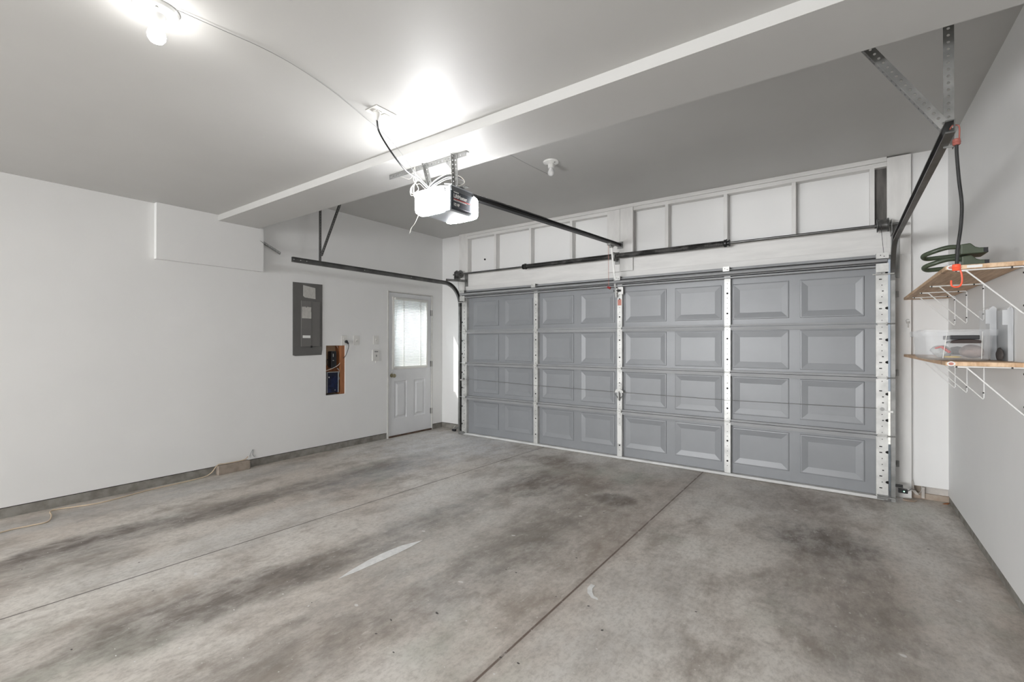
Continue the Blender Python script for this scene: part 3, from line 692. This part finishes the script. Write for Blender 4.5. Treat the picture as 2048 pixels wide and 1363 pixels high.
for x, sg in ((.505, 1), (5.632, -1)):
    q = MB().lathe([(.030, -.052), (.060, -.048), (.062, -.040), (.050, -.036), (.049, .020), (.052, .026), (.060, .030), (.060, .036), (.022, .038), (.022, .052)], (x, SY, SZ), (sg, 0, 0), 30)
    q.build('cable_drum', 'trk', ts, smooth=True)
    MB().box(x-sg*.070, x-sg*.065, SY-.04, FY, SZ-.09, SZ+.04).build('end_bearing_plate', 'galvd', ts)
    xc = .640 if sg > 0 else 5.678
    MB().tube([(x+sg*.01, SY-.048, SZ), (x+sg*.01+(.05 if sg > 0 else .03), SY-.052, SZ-.4), (xc if sg > 0 else 5.672, SY-.055, .08)], .0018, 6).build('lift_cable', 'black', ts)

# ------------------------------------------------------------------ opener
op = thing('garage_door_opener', (3.14, -3.17, 2.25), 'lit garage door opener with black name panel hanging below the ceiling beam', 'garage door opener')
zb, zt = 2.252, 2.425
hb = MB().box(3.02, 3.262, -3.265, -3.030, zb, zt-.018); hb.prism([(-3.27, zt-.02), (-3.025, zt-.02), (-3.045, zt), (-3.25, zt)], (3.02, 0, 0), (0, 1, 0), (0, 0, 1), (.244, 0, 0))
hb.build('housing', mat('opener_housing', (.42, .45, .48), .35), op, bevel=.006)
pn = MB().box(3.262, 3.266, -3.255, -3.038, zb+.010, zt-.022).box(3.266, 3.269, -3.25, -3.045, zb+.022, zb+.028); pnl = pn.build('name_panel', mat('opener_panel', (.035, .042, .05), .3), op, label='dark name panel', bevel=.002)
MB().box(3.262, 3.268, -3.258, -3.035, zt-.040, zt-.012).build('top_band', mat('opener_band', (.10, .105, .11), .35), op)
MB().cyl((3.268, -3.05, zt-.028), (3.271, -3.05, zt-.028), .006, 10).build('screw', 'black', op)
text('brand_lettering', 'LiftMaster', .036, (3.2664, -3.236, zb+.091), (0, 1, 0), (0, 0, 1), 'paperw', pnl, xs=.90)
text('small_lettering', 'CHAMBERLAIN', .010, (3.2664, -3.236, zb+.124), (0, 1, 0), (0, 0, 1), 'paperw', pnl, xs=.75)
MB().box(3.266, 3.2666, -3.236, -3.062, zb+.080, zb+.083).build('red_line', 'red', pnl)
text('tag_lettering', 'PROFESSIONAL', .010, (3.2664, -3.236, zb+.070), (0, 1, 0), (0, 0, 1), 'paperw', pnl, xs=1.9)
text('power_lettering', '1/2 HP', .026, (3.2664, -3.236, zb+.038), (0, 1, 0), (0, 0, 1), 'paperw', pnl, xs=.8)
def lens(y0, y1, nm, x0, x1, z0, z1, notch):
    """rounded translucent cover bulging from y0 to y1"""
    mb = MB(); nx, nz = 22, 12; vs = []
    def sup(t_, p=4): return (1-abs(t_)**p)**(1/p)
    for i in range(nx+1):
        for j in range(nz+1):
            a, b = -1+2*i/nx, -1+2*j/nz
            f = max(0, sup(a))*max(0, sup(b))
            a2, b2 = a*(1-.09*abs(b)**5), b*(1-.16*abs(a)**5)
            vs.append(((x0+x1)/2+a2*(x1-x0)/2, y0+(y1-y0)*f**.8, (z0+z1)/2+b2*(z1-z0)/2))
    fs = [(i*(nz+1)+j, (i+1)*(nz+1)+j, (i+1)*(nz+1)+j+1, i*(nz+1)+j+1) for i in range(nx) for j in range(nz)]
    mb._add(vs, fs, 0)
    return mb.build(nm, 'lens_on', op, smooth=True)
lens(-3.258, -3.312, 'rear_lens', 2.955, 3.258, 2.248, 2.426, True)
lens(-3.034, -2.975, 'front_lens', 3.0, 3.282, 2.238, 2.412, False)
MB().prism([(3.218, 2.400), (3.248, 2.396), (3.248, 2.368), (3.232, 2.374)], (0, -3.290, 0), (1, 0, 0), (0, 0, 1), (0, -.010, 0)).build('lens_tab', 'cableg', op, label='small dark tab')
# rail, belt, trolley
A, B = Vector((3.112, -3.10, 2.452)), Vector((3.112, -.075, 2.590))
MB().bar(A, B, .018, .026).bar(A+Vector((0, 0, .014)), B+Vector((0, 0, .014)), .046, .003).bar(A-Vector((0, 0, .014)), B-Vector((0, 0, .014)), .046, .003).build('rail', 'black', op, label='black rail')
MB().bar(A+Vector((.016, 0, .019)), B+Vector((.016, 0, .019)), .010, .005).bar(A+Vector((-.016, 0, .019)), B+Vector((-.016, 0, .019)), .010, .005).build('drive_belt', 'rubber', op)
ch = MB(); nl = 56
for i in range(nl):
    p = A.lerp(B, .09+.33*i/nl)+Vector((.016, 0, .024)); ch.box(p.x-.006, p.x+.006, p.y-.005, p.y+.005, p.z-.003, p.z+.003)
ch.build('chain_links', 'galvd', op)
e = A.lerp(B, .91); MB().box(3.090, 3.134, e.y-.07, e.y+.05, e.z-.040, e.z-.010).box(3.100, 3.124, e.y-.03, e.y+.03, e.z-.062, e.z-.038).build('trolley', 'galvd', op)
MB().box(3.075, 3.150, -.075, -.071, 2.55, 2.635).bar(B, (3.112, -.071, 2.595), .05, .04).build('wall_bracket', 'galvd', op)
MB().bar((3.118, e.y-.01, e.z-.05), (3.140, -.285, 2.06), .006, .020, up=(1, 0, 0)).build('pull_arm', 'galv', op)
MB().bar((3.128, -.30, 2.22), (3.150, -.292, 1.93), .005, .022, up=(1, 0, 0)).build('arm_extension', 'galvd', op)
rc = thing('release_cord', (3.10, e.y-.05, 2.03), 'thin pull cord with a small dark red handle hanging from the opener rail', 'pull cord')
MB().tube([(3.10, e.y-.05, e.z-.03), (3.102, e.y-.05, 2.055)], .0022, 6).build('cord', 'sticker', rc)
MB().cyl((3.088, e.y-.05, 2.043), (3.122, e.y-.05, 2.035), .013, 12).cyl((3.112, e.y-.05, 2.035), (3.126, e.y-.05, 2.03), .016, 12).build('handle', 'darkred', rc, smooth=True)
# hanging frame of the opener (bolted to the beam)
hy = -3.185
MB().angle((2.560, hy, HB-.003), (3.330, hy, HB-.003), (0, 0, -.034), (0, .030, 0), step=.034).build('ceiling_angle', 'galvd', op, label='horizontal perforated angle')
MB().angle((2.935, hy-.004, HB-.004), (3.005, hy-.004, zt+.012), (.032, 0, 0), (0, -.02, 0)).build('hanging_strap', 'galvd', op)
MB().angle((3.222, hy-.004, HB-.004), (3.235, hy-.004, zt-.005), (.030, 0, 0), (0, -.028, 0)).build('hanging_strap', 'galvd', op)
MB().angle((3.140, hy-.003, HB-.03), (3.228, hy-.003, 2.525), (.026, 0, .010), (0, .016, 0)).build('diagonal_strap', 'galvd', op)
MB().perf((2.96, -3.16, zt+.008), (3.30, -3.16, zt+.008), (0, .04, 0)).build('top_strap', 'galvd', op)
# wires bundled on top
for i in range(4):
    k = i*.012
    pts = [(3.02, -3.23, zt+.01+k*.4), (3.08, -3.22, zt+.035+k), (3.17, -3.19, zt+.070+k), (3.25, -3.16, zt+.058+k*.6), (3.285, -3.15, zt+.035), (3.24, -3.17, zt+.028-k*.3), (3.15, -3.20, zt+.040)]
    MB().tube(smooth_path(pts), .0032, 8).build('bundled_wire', ('cableg', 'cableg', 'plasticb', 'cablew')[i], op, smooth=True)
MB().tube(smooth_path([(3.05, -3.335, 2.26), (3.045, -3.345, 2.225), (3.02, -3.35, 2.18), (2.99, -3.352, 2.155), (2.975, -3.352, 2.125)]), .002, 6).build('antenna_wire', 'cablew', op, smooth=True)

# white tied twine bundle hanging by the strap
tw = MB()
tw.tube(smooth_path([(2.845, -3.19, 2.652), (2.848, -3.19, 2.60), (2.85, -3.19, 2.55)]), .0025, 6)
rr = random.Random(4)
for i in range(5):
    a = rr.uniform(-.02, .02); hgt = rr.uniform(.07, .11)
    tw.tube(smooth_path([(2.85, -3.19, 2.535), (2.83+a, -3.20, 2.50), (2.832+a, -3.20, 2.535-hgt), (2.858+a*.5, -3.19, 2.54-hgt), (2.872, -3.18, 2.49), (2.85, -3.19, 2.535)]), .0022, 6)
for dx in (-.022, .024): tw.tube(smooth_path([(2.85, -3.19, 2.53), (2.85+dx*.7, -3.19, 2.55), (2.85+dx, -3.19, 2.575), (2.852+dx*.5, -3.185, 2.57), (2.85, -3.19, 2.53)]), .0022, 6)
tw.tube(smooth_path([(2.86, -3.19, 2.52), (2.90, -3.19, 2.515), (2.95, -3.20, 2.475), (3.02, -3.22, 2.43)]), .0022, 6)
tw.build('wire_hank', 'cablew', smooth=True, label='tied hank of thin white wire hanging left of the opener bracket', cat='wire')
# spider-like wire shadowless strands
MB().tube(smooth_path([(2.62, -3.17, 2.645), (2.72, -3.19, 2.60), (2.80, -3.19, 2.575), (2.84, -3.19, 2.648)]), .0015, 5).build('loose_wire', 'cablew', smooth=True, label='loose white wire strung under the beam beside the hank', cat='wire')

# ceiling outlet, opener cord and low-voltage wire
co_ = thing('ceiling_outlet', (3.18, -3.75, HN), 'white outlet plate on the near ceiling with the opener cord plugged in', 'outlet')
MB().box(3.13, 3.235, -3.825, -3.685, HN-.006, HN).build('cover_plate', 'plate', co_, bevel=.003)
[MB().box(3.165, 3.20, q_, q_+.035, HN-.010, HN-.006).build('receptacle', 'plate', co_) for q_ in (-3.80, -3.745)]
pcd = thing('opener_power_cord', (3.15, -3.70, 2.5), 'black power cord drooping from the ceiling outlet to the opener', 'power cord')
MB().lathe([(.017, 0), (.019, .012), (.012, .034), (.009, .045)], (3.175, -3.780, HN-.010), (0, 0, -1), 16).build('plug', 'plate', pcd, smooth=True, label='white plug')
MB().tube(smooth_path([(3.175, -3.780, 2.66), (3.172, -3.76, 2.60), (3.150, -3.66, 2.53), (3.10, -3.50, 2.475), (3.055, -3.36, 2.475), (3.05, -3.27, 2.44)], 10), .0052, 8).build('cord', 'plasticb', pcd, smooth=True)
MB().tube(smooth_path([(3.195, -4.766, 2.706), (3.216, -4.597, 2.705), (3.235, -4.45, 2.703), (3.222, -4.288, 2.705), (3.17, -4.067, 2.706), (3.08, -3.80, 2.700), (3.06, -3.62, 2.66), (3.07, -3.50, 2.58), (3.07, -3.40, 2.50), (3.06, -3.25, 2.435)], 8), .0014, 6).build('low_voltage_wire', 'cableg', smooth=True, label='thin wire stapled across the near ceiling from the lit bulb to the opener', cat='wire')
MB().tube([(2.86, -2.3, 3.0935), (2.892, -2.09, 3.0935), (2.90, -1.8, 3.093), (2.922, -1.457, 3.0935)], .0012, 5).build('low_voltage_wire', 'cableg', label='thin wire on the far ceiling beside the unlit bulb', cat='wire')

# ------------------------------------------------------------------ keyless lamp holders
def lamp(x, y, zc, k, lit, lab, tilt=(0, 0)):
    t = thing('ceiling_lamp', (x, y, zc), lab, 'ceiling light', 'bulb holders on the ceiling')
    dn = Vector((tilt[0], tilt[1], -1)).normalized()
    hb = MB().lathe([(.074, 0), (.076, .004), (.070, .014), (.040, .022), (.031, .026), (.028, .060), (.026, .064)], (x, y, zc), (0, 0, -1), 32)
    hb.build('lamp_holder', 'porc', t, smooth=True)
    [MB().cyl((x+.048*q_, y-.014*q_, zc-.017), (x+.048*q_, y-.014*q_, zc-.023), .006, 10).build('screw', 'galvd', t) for q_ in (1, -1)]
    b0 = Vector((x, y, zc-.052))
    MB().lathe([(.014, 0), (.0145, .008), (.018, .018), (.027, .036), (.031, .052), (.030, .064), (.022, .077), (.010, .083), (.002, .085)], b0, dn, 28).build('light_bulb', 'bulb_on' if lit else 'bulb_off', t, smooth=True)
    return t
lamp(3.122, -4.808, HN, 1, True, 'white porcelain lamp holder with a lit bulb on the near ceiling')
lamp(3.112, -1.735, HF, 1, False, 'white porcelain lamp holder with an unlit bulb on the far ceiling')

# ------------------------------------------------------------------ right wall: shelves on wire brackets
def shelf(zu, zt_, lab):
    t = thing('wall_shelf', (5.94, -1.075, zu), lab, 'shelf', 'pine shelves on the right wall')
    MB().box(5.790, 6.088, -2.125, -.030, zu, zt_).build('shelf_board', 'pine', t, bevel=.002)
    for yb in (-.33, -.77, -1.27, -2.10):
        p = [(6.085, yb, zu-.004), (6.085, yb, zu-.236)]
        q = MB().tube([(5.825, yb, zu-.004), (6.080, yb, zu-.004), (6.085, yb, zu-.012), (6.085, yb, zu-.232), (6.080, yb, zu-.240), (6.074, yb, zu-.234), (5.878, yb, zu-.012), (5.870, yb, zu-.007), (5.835, yb, zu-.006)], .0038, 8)
        q.cyl((6.086, yb, zu-.035), (6.079, yb, zu-.035), .005, 8, 1).cyl((6.086, yb, zu-.20), (6.079, yb, zu-.20), .005, 8, 1)
        q.cyl((5.835, yb, zu), (5.835, yb, zu-.010), .005, 8, 1).cyl((6.04, yb, zu), (6.04, yb, zu-.010), .005, 8, 1)
        q.build('wire_bracket', ['wire', 'black'], t, smooth=True)
    # oval maker's sticker at the near corner
    ov = [(math.cos(a)*.017, math.sin(a)*.0125) for a in [2*PI*j/24 for j in range(24)]]
    MB().prism(ov, (5.797+.014, -2.1262, (zu+zt_)/2), (1, 0, 0), (0, 0, 1), (0, -.0008, 0)).build('oval_sticker', 'paperw', t)
    MB().prism([(a*.6, b*.6) for a, b in ov], (5.797+.014, -2.1272, (zu+zt_)/2), (1, 0, 0), (0, 0, 1), (0, -.0006, 0)).build('sticker_centre', 'sticker', t)
    return t
us = shelf(1.775, 1.797, 'upper pine shelf on the right wall holding the green plastic pieces')
MB().box(5.872, 5.930, -2.1265, -2.1255, 1.779, 1.793).build('white_sticker', 'paperw', us)
ls = shelf(1.266, 1.288, 'lower pine shelf on the right wall holding the clear plastic bins')

# nested pair of green plastic tools with long loop handles
def scoop(z0, lab, dx=0):
    t = thing('plastic_tool_handle', (5.93, -1.95, z0), lab, 'plastic tool', 'pair of green plastic pieces on the upper shelf')
    # body: stepped block; profile in x-z, extruded in y
    pr = [(5.868+dx, z0+.004), (5.868+dx, z0+.058), (5.905+dx, z0+.062), (5.925+dx, z0+.040), (5.940+dx, z0+.034), (5.972+dx, z0+.032), (5.975+dx, z0+.004)]
    MB().prism(pr, (0, -2.03, 0), (1, 0, 0), (0, 0, 1), (0, .17, 0)).build('body', 'green', t, bevel=.005)
    # loop handle: flat ring running out to -x
    loop = smooth_path([(5.875+dx, -1.99, z0+.050), (5.82+dx, -1.995, z0+.052), (5.76+dx, -1.985, z0+.036), (5.725+dx, -1.95, z0+.022), (5.740+dx, -1.915, z0+.010), (5.79+dx, -1.90, z0+.012), (5.875+dx, -1.90, z0+.016)], 6)
    mb = MB(); mb.tube(loop, .0125, 12); mb.build('loop_handle', 'green', t, smooth=True)
    MB().box(5.955+dx, 5.972+dx, -2.034, -2.030, z0+.006, z0+.031).build('dark_rib', 'plasticb', t)
    return t
scoop(1.797, 'dark green plastic piece with long loop handle, lower of the stacked pair on the shelf')
scoop(1.862, 'dark green plastic piece with long loop handle, upper of the stacked pair on the shelf', -.004)
# clear film under the handles
fm = MB(); rr = random.Random(9); gp = [[(5.795+.065*i/7, -2.07+.05*j/5, 1.7985+rr.random()*.022) for j in range(6)] for i in range(8)]
fm._add([p for row in gp for p in row], [(i*6+j, (i+1)*6+j, (i+1)*6+j+1, i*6+j+1) for i in range(7) for j in range(5)], 0)
fm.build('plastic_film', 'clear', label='crumpled clear plastic film under the green handles on the upper shelf', cat='plastic film')

# clear bin on the lower shelf
def bin_mesh(x0, x1, y0, y1, z0, z1, tp, th=.003, rad=.03):
    """open tub, wider at the rim"""
    mb = MB()
    def ring(ins, z, rd):
        P = []
        for cxx, cyy, a0 in ((x1-ins-rd, y1-ins-rd, 0), (x0+ins+rd, y1-ins-rd, PI/2), (x0+ins+rd, y0+ins+rd, PI), (x1-ins-rd, y0+ins+rd, 3*PI/2)):
            for k in range(6): a = a0+PI/2*k/5; P.append((cxx+rd*math.cos(a), cyy+rd*math.sin(a), z))
        return P
    rs = [ring(tp+.012, z0, rad), ring(tp, z0+.012, rad), ring(0.004, z1-.035, rad), ring(.004, z1-.035, rad), ring(-.012, z1-.034, rad), ring(-.014, z1, rad), ring(-.002, z1, rad)]
    n = 24; vs = [p for r_ in rs for p in r_]
    fs = [(i*n+j, i*n+(j+1) % n, (i+1)*n+(j+1) % n, (i+1)*n+j) for i in range(len(rs)-1) for j in range(n)]+[tuple(range(n))[::-1]]
    mb._add(vs, fs, 0); return mb
cb = thing('storage_bin', (5.87, -1.72, 1.289), 'clear lidless plastic bin full of odds and ends on the lower shelf', 'storage bin')
bin_mesh(5.728, 6.016, -1.92, -1.34, 1.289, 1.462, .012).build('tub', 'clear', cb, smooth=True)
[MB().bar((a_, -1.917, 1.30), (b_, -1.93, 1.45), .003, .002, up=(0, 1, 0)).build('reflection_strip', 'plate', cb) for a_, b_ in ((5.806, 5.822), (5.962, 5.964))]  # pale strips standing in for reflections on the tub's near side
wa = thing('leather_case', (5.895, -1.87, 1.385), 'dark brown leather case wedged across the clear bin', 'leather case')
MB().prism([(5.833, 1.388), (5.840, 1.400), (5.870, 1.407), (5.915, 1.408), (5.95, 1.403), (5.958, 1.400), (5.956, 1.386), (5.838, 1.386)], (0, -1.945, 0), (1, 0, 0), (0, 0, 1), (0, .15, 0)).build('flap', 'wallet', wa, bevel=.003)
MB().box(5.834, 5.952, -1.938, -1.70, 1.407, 1.430).build('body', 'plasticb', wa, bevel=.003)
def lump(nm, c0, rx, ry, rz, m, lab, cat, seed, amp=.25):
    bm = bmesh.new(); bmesh.ops.create_icosphere(bm, subdivisions=3, radius=1); rr = random.Random(seed)
    dirs = [Vector((rr.gauss(0, 1), rr.gauss(0, 1), rr.gauss(0, 1))).normalized() for _ in range(9)]
    for v in bm.verts:
        q = v.co.normalized(); f = 1
        for i, d0 in enumerate(dirs): f -= amp*max(0, q.dot(d0)-.55)*(1.6 if i % 2 else -.9)
        f += amp*.25*math.sin(q.x*9+q.y*7+seed)*math.sin(q.z*8+q.y*5)
        v.co = Vector((c0[0]+q.x*rx*f, c0[1]+q.y*ry*f, max(c0[2]-rz*.9, c0[2]+q.z*rz*f)))
    mb = MB(); mb.v = [v.co.copy() for v in bm.verts]; mb.f = [[v.index for v in f.verts] for f in bm.faces]; mb.m = [0]*len(mb.f); bm.free()
    return mb.build(nm, m, smooth=True, label=lab, cat=cat)
lump('crumpled_cloth', (5.950, -1.76, 1.335), .050, .10, .040, 'cloth', 'dusty pink crumpled cloth in the right end of the clear bin', 'cloth', 3)
lump('crumpled_bag', (5.835, -1.62, 1.33), .050, .08, .038, 'bagm', 'crumpled whitish bag in the middle of the clear bin', 'bag', 5)
lump('dark_cloth', (5.93, -1.50, 1.340), .045, .05, .030, 'cloth2', 'dark grey rag behind the pink cloth in the clear bin', 'cloth', 8)
MB().lathe([(.030, 0), (.036, .002), (.036, .008), (.030, .010)], (5.855, -1.85, 1.303), (0, 0, 1), 28).build('plastic_disc', 'yellow', smooth=True, label='flat yellow disc lying in the clear bin', cat='disc')
MB().bar((5.815, -1.80, 1.368), (5.850, -1.82, 1.332), .018, .014).bar((5.79, -1.78, 1.355), (5.815, -1.80, 1.366), .012, .010).build('red_tool', 'red', bevel=.004, label='small bright red tool leaning in the clear bin', cat='tool')
# two lidless bins stood on end against the wall, one inside the other's shadow
def stood(x0, x1, y0, y1, z0, z1, lean, nm, lab, m):
    t = thing(nm, ((x0+x1)/2, (y0+y1)/2, z0), lab, 'storage bin', 'frosted bins stood on end')
    mb = MB(); k = 10
    P = [(x0, z0), (x1, z0), (x1-lean*.1, z1-.012), (x1-lean*.1-.012, z1), (x0-lean+.012, z1), (x0-lean, z1-.014)]
    q = MB().prism(P, (0, y0, 0), (1, 0, 0), (0, 0, 1), (0, .004, 0))
    q.build('front_face', m, t, bevel=.002)
    sd = MB()
    for a, b in ((P[0], P[5]), (P[1], P[2])): sd.quad((a[0], y0, a[1]), (a[0], y1, a[1]), (b[0], y1, b[1]), (b[0], y0, b[1]))
    sd.quad((P[4][0], y0, P[4][1]), (P[3][0], y0, P[3][1]), (P[3][0], y1, P[3][1]), (P[4][0], y1, P[4][1]))
    sd.quad((P[0][0], y0, z0+.0005), (P[1][0], y0, z0+.0005), (P[1][0], y1, z0+.0005), (P[0][0], y1, z0+.0005))
    sd.build('sides', m, t)
    MB().box((x0+x1)/2-.030-lean*.6, (x0+x1)/2+.012-lean*.6, y0-.001, y0, z1-.10, z1-.02).build('embossed_patch', 'clear2', t)
    return t
stood(6.036, 6.062, -1.70, -1.45, 1.289, 1.600, .004, 'storage_bin', 'frosted plastic bin stood on end behind the clear bin, wider of two', 'clear2')
stood(6.066, 6.086, -1.90, -1.60, 1.289, 1.585, .002, 'storage_bin', 'narrow frosted plastic bin stood on end flat against the right wall', 'clear2')
lump('dark_bag', (6.048, -1.83, 1.325), .012, .06, .036, 'cloth2', 'dark grey crumpled bag between the clear bin and the standing bins', 'bag', 12)

# bungee on the end of the right track
bg_ = thing('bungee_cord', (5.722, -2.885, 1.66), 'black bungee cord with a red hook hanging from the end of the right track', 'bungee cord')
X0, Y0 = 5.722, -2.885
MB().tube(smooth_path([(5.703, Y0, 2.262), (5.712, Y0, 2.275), (5.728, Y0, 2.272), (5.732, Y0, 2.255), (5.731, Y0, 2.215)]), .0028, 8).build('upper_hook', 'salmon', bg_, smooth=True)
MB().lathe([(.010, 0), (.013, .004), (.012, .010), (.014, .012), (.012, .018), (.013, .022), (.010, .026)], (5.723, Y0, 2.192), (0, 0, 1), 18).build('upper_cap', 'salmon', bg_, smooth=True)
MB().tube(smooth_path([(5.723, Y0, 2.195), (5.724, Y0, 2.15), (5.730, Y0, 2.05), (5.738, Y0, 1.95), (5.735, Y0, 1.86), (5.727, Y0, 1.78), (5.722, Y0, 1.69)]), .0062, 10).build('cord', 'rubber', bg_, smooth=True)
MB().lathe([(.011, 0), (.014, .004), (.013, .009), (.015, .012), (.013, .017), (.014, .021), (.012, .026)], (5.722, Y0, 1.680), (0, 0, 1), 18).build('lower_cap', 'orange', bg_, smooth=True)
MB().tube(smooth_path([(5.732, Y0, 1.685), (5.737, Y0, 1.665), (5.738, Y0, 1.635), (5.732, Y0, 1.618), (5.720, Y0, 1.614), (5.708, Y0, 1.620), (5.706, Y0, 1.635), (5.707, Y0, 1.642)]), .0030, 8).build('lower_hook', 'orange', bg_, smooth=True)

# key on a nail
ky = thing('hanging_key', (5.817, -.055, 1.53), 'small key on a ring hanging from a nail on the white jamb board', 'key')
MB().tube(arc((5.817, -.056, 1.588), (1, 0, 0), (0, 0, 1), .013, 0, 2*PI*.96, 18), .0018, 6).build('key_ring', 'steelkey', ky)
MB().prism([(-.012, .020), (.012, .020), (.014, .006), (.006, -.004), (.006, -.036), (-.005, -.036), (-.005, -.004), (-.013, .006)], (5.818, -.053, 1.563), (1, 0, 0), (0, 0, 1), (0, -.003, 0)).build('key_blade', 'steelkey', ky)
MB().cyl((5.817, -.05, 1.599), (5.817, -.062, 1.601), .002, 6).build('nail', 'galvd', ky)

# safety sensors
def sensor(x, z, sg, lab, led):
    t = thing('safety_sensor', (x, -.27, z), lab, 'door sensor', 'safety sensors beside the garage door')
    MB().box(x-.034, x+.030, -.300, -.262, z-.018, z+.018).build('sensor_body', 'plasticb', t, bevel=.005)
    MB().bar((x-sg*.035, -.255, z-.02), (x-sg*.035, -.255, z+.055), .012, .006).box(x-sg*.05, x+sg*.0, -.262, -.256, z+.02, z+.045).bar((x-sg*.03, -.262, z-.01), (x-sg*.03, -.262, z-.025), .03, .01).build('sensor_bracket', 'black' if led else 'galvd', t)
    if led: MB().cyl((x+.004, -.3005, z), (x+.004, -.302, z), .0035, 8).build('indicator', 'led', t)
    MB().tube(smooth_path([(x+sg*.03, -.27, z), (x+sg*.06, -.20, z+.004), (x+sg*.085, -.10, z-.02), (x+sg*.10, -.06, z-.03)]), .003, 6).build('sensor_wire', 'plasticb' if led else 'cablew', t, smooth=True)
    return t
sensor(5.765, .118, 1, 'black safety sensor with a green light at the foot of the right track', True)
sl_ = sensor(.530, .055, -1, 'safety sensor on a bracket at the foot of the left track', False)
MB().bar((.475, -.27, .04), (.535, -.26, .125), .016, .004).build('sensor_arm', 'galv', sl_)
# broken lower end of the right wall
MB().prism([(5.842, .165), (5.842, .075), (5.870, .040), (5.895, .040), (5.862, .085), (5.850, .165)], (0, -.03, 0), (1, 0, 0), (0, 0, 1), (0, .012, 0)).build('board_splinter', 'dust', label='splintered white board edge at the foot of the right jamb', cat='board')
MB().box(5.912, 5.932, -.012, .006, .012, .108).build('metal_strip', 'dust', label='short upright pale strip in front of the curb right of the door', cat='metal strip')
MB().tube(smooth_path([(5.88, -.02, .05), (5.90, -.02, .06), (5.912, -.015, .09), (5.913, -.01, .115)]), .0016, 6).build('wire_end', 'cablew', smooth=True, label='thin white wire end curling beside the pale strip', cat='wire')
lf_ = MB().prism([(-.025, 0), (0, .012), (.03, .006), (.012, -.012)], (6.062, -.06, .004), (1, .2, .25), (0, 1, .3), (0, 0, .002)); lf_.build('dry_leaf', 'studw', label='small dry orange-brown leaf in the right corner of the floor', cat='leaf')
ch_ = MB().prism([(-.03, -.02), (.0, -.035), (.05, -.02), (.075, .02), (.03, .04), (-.02, .03)], (5.80, -.13, .001), (1, 0, 0), (0, 1, 0), (0, 0, .012)); ch_.build('concrete_crumbs', 'brown', bevel=.004, label='crumbled concrete at the foot of the right track', cat='rubble')
bpy.context.view_layer.update()
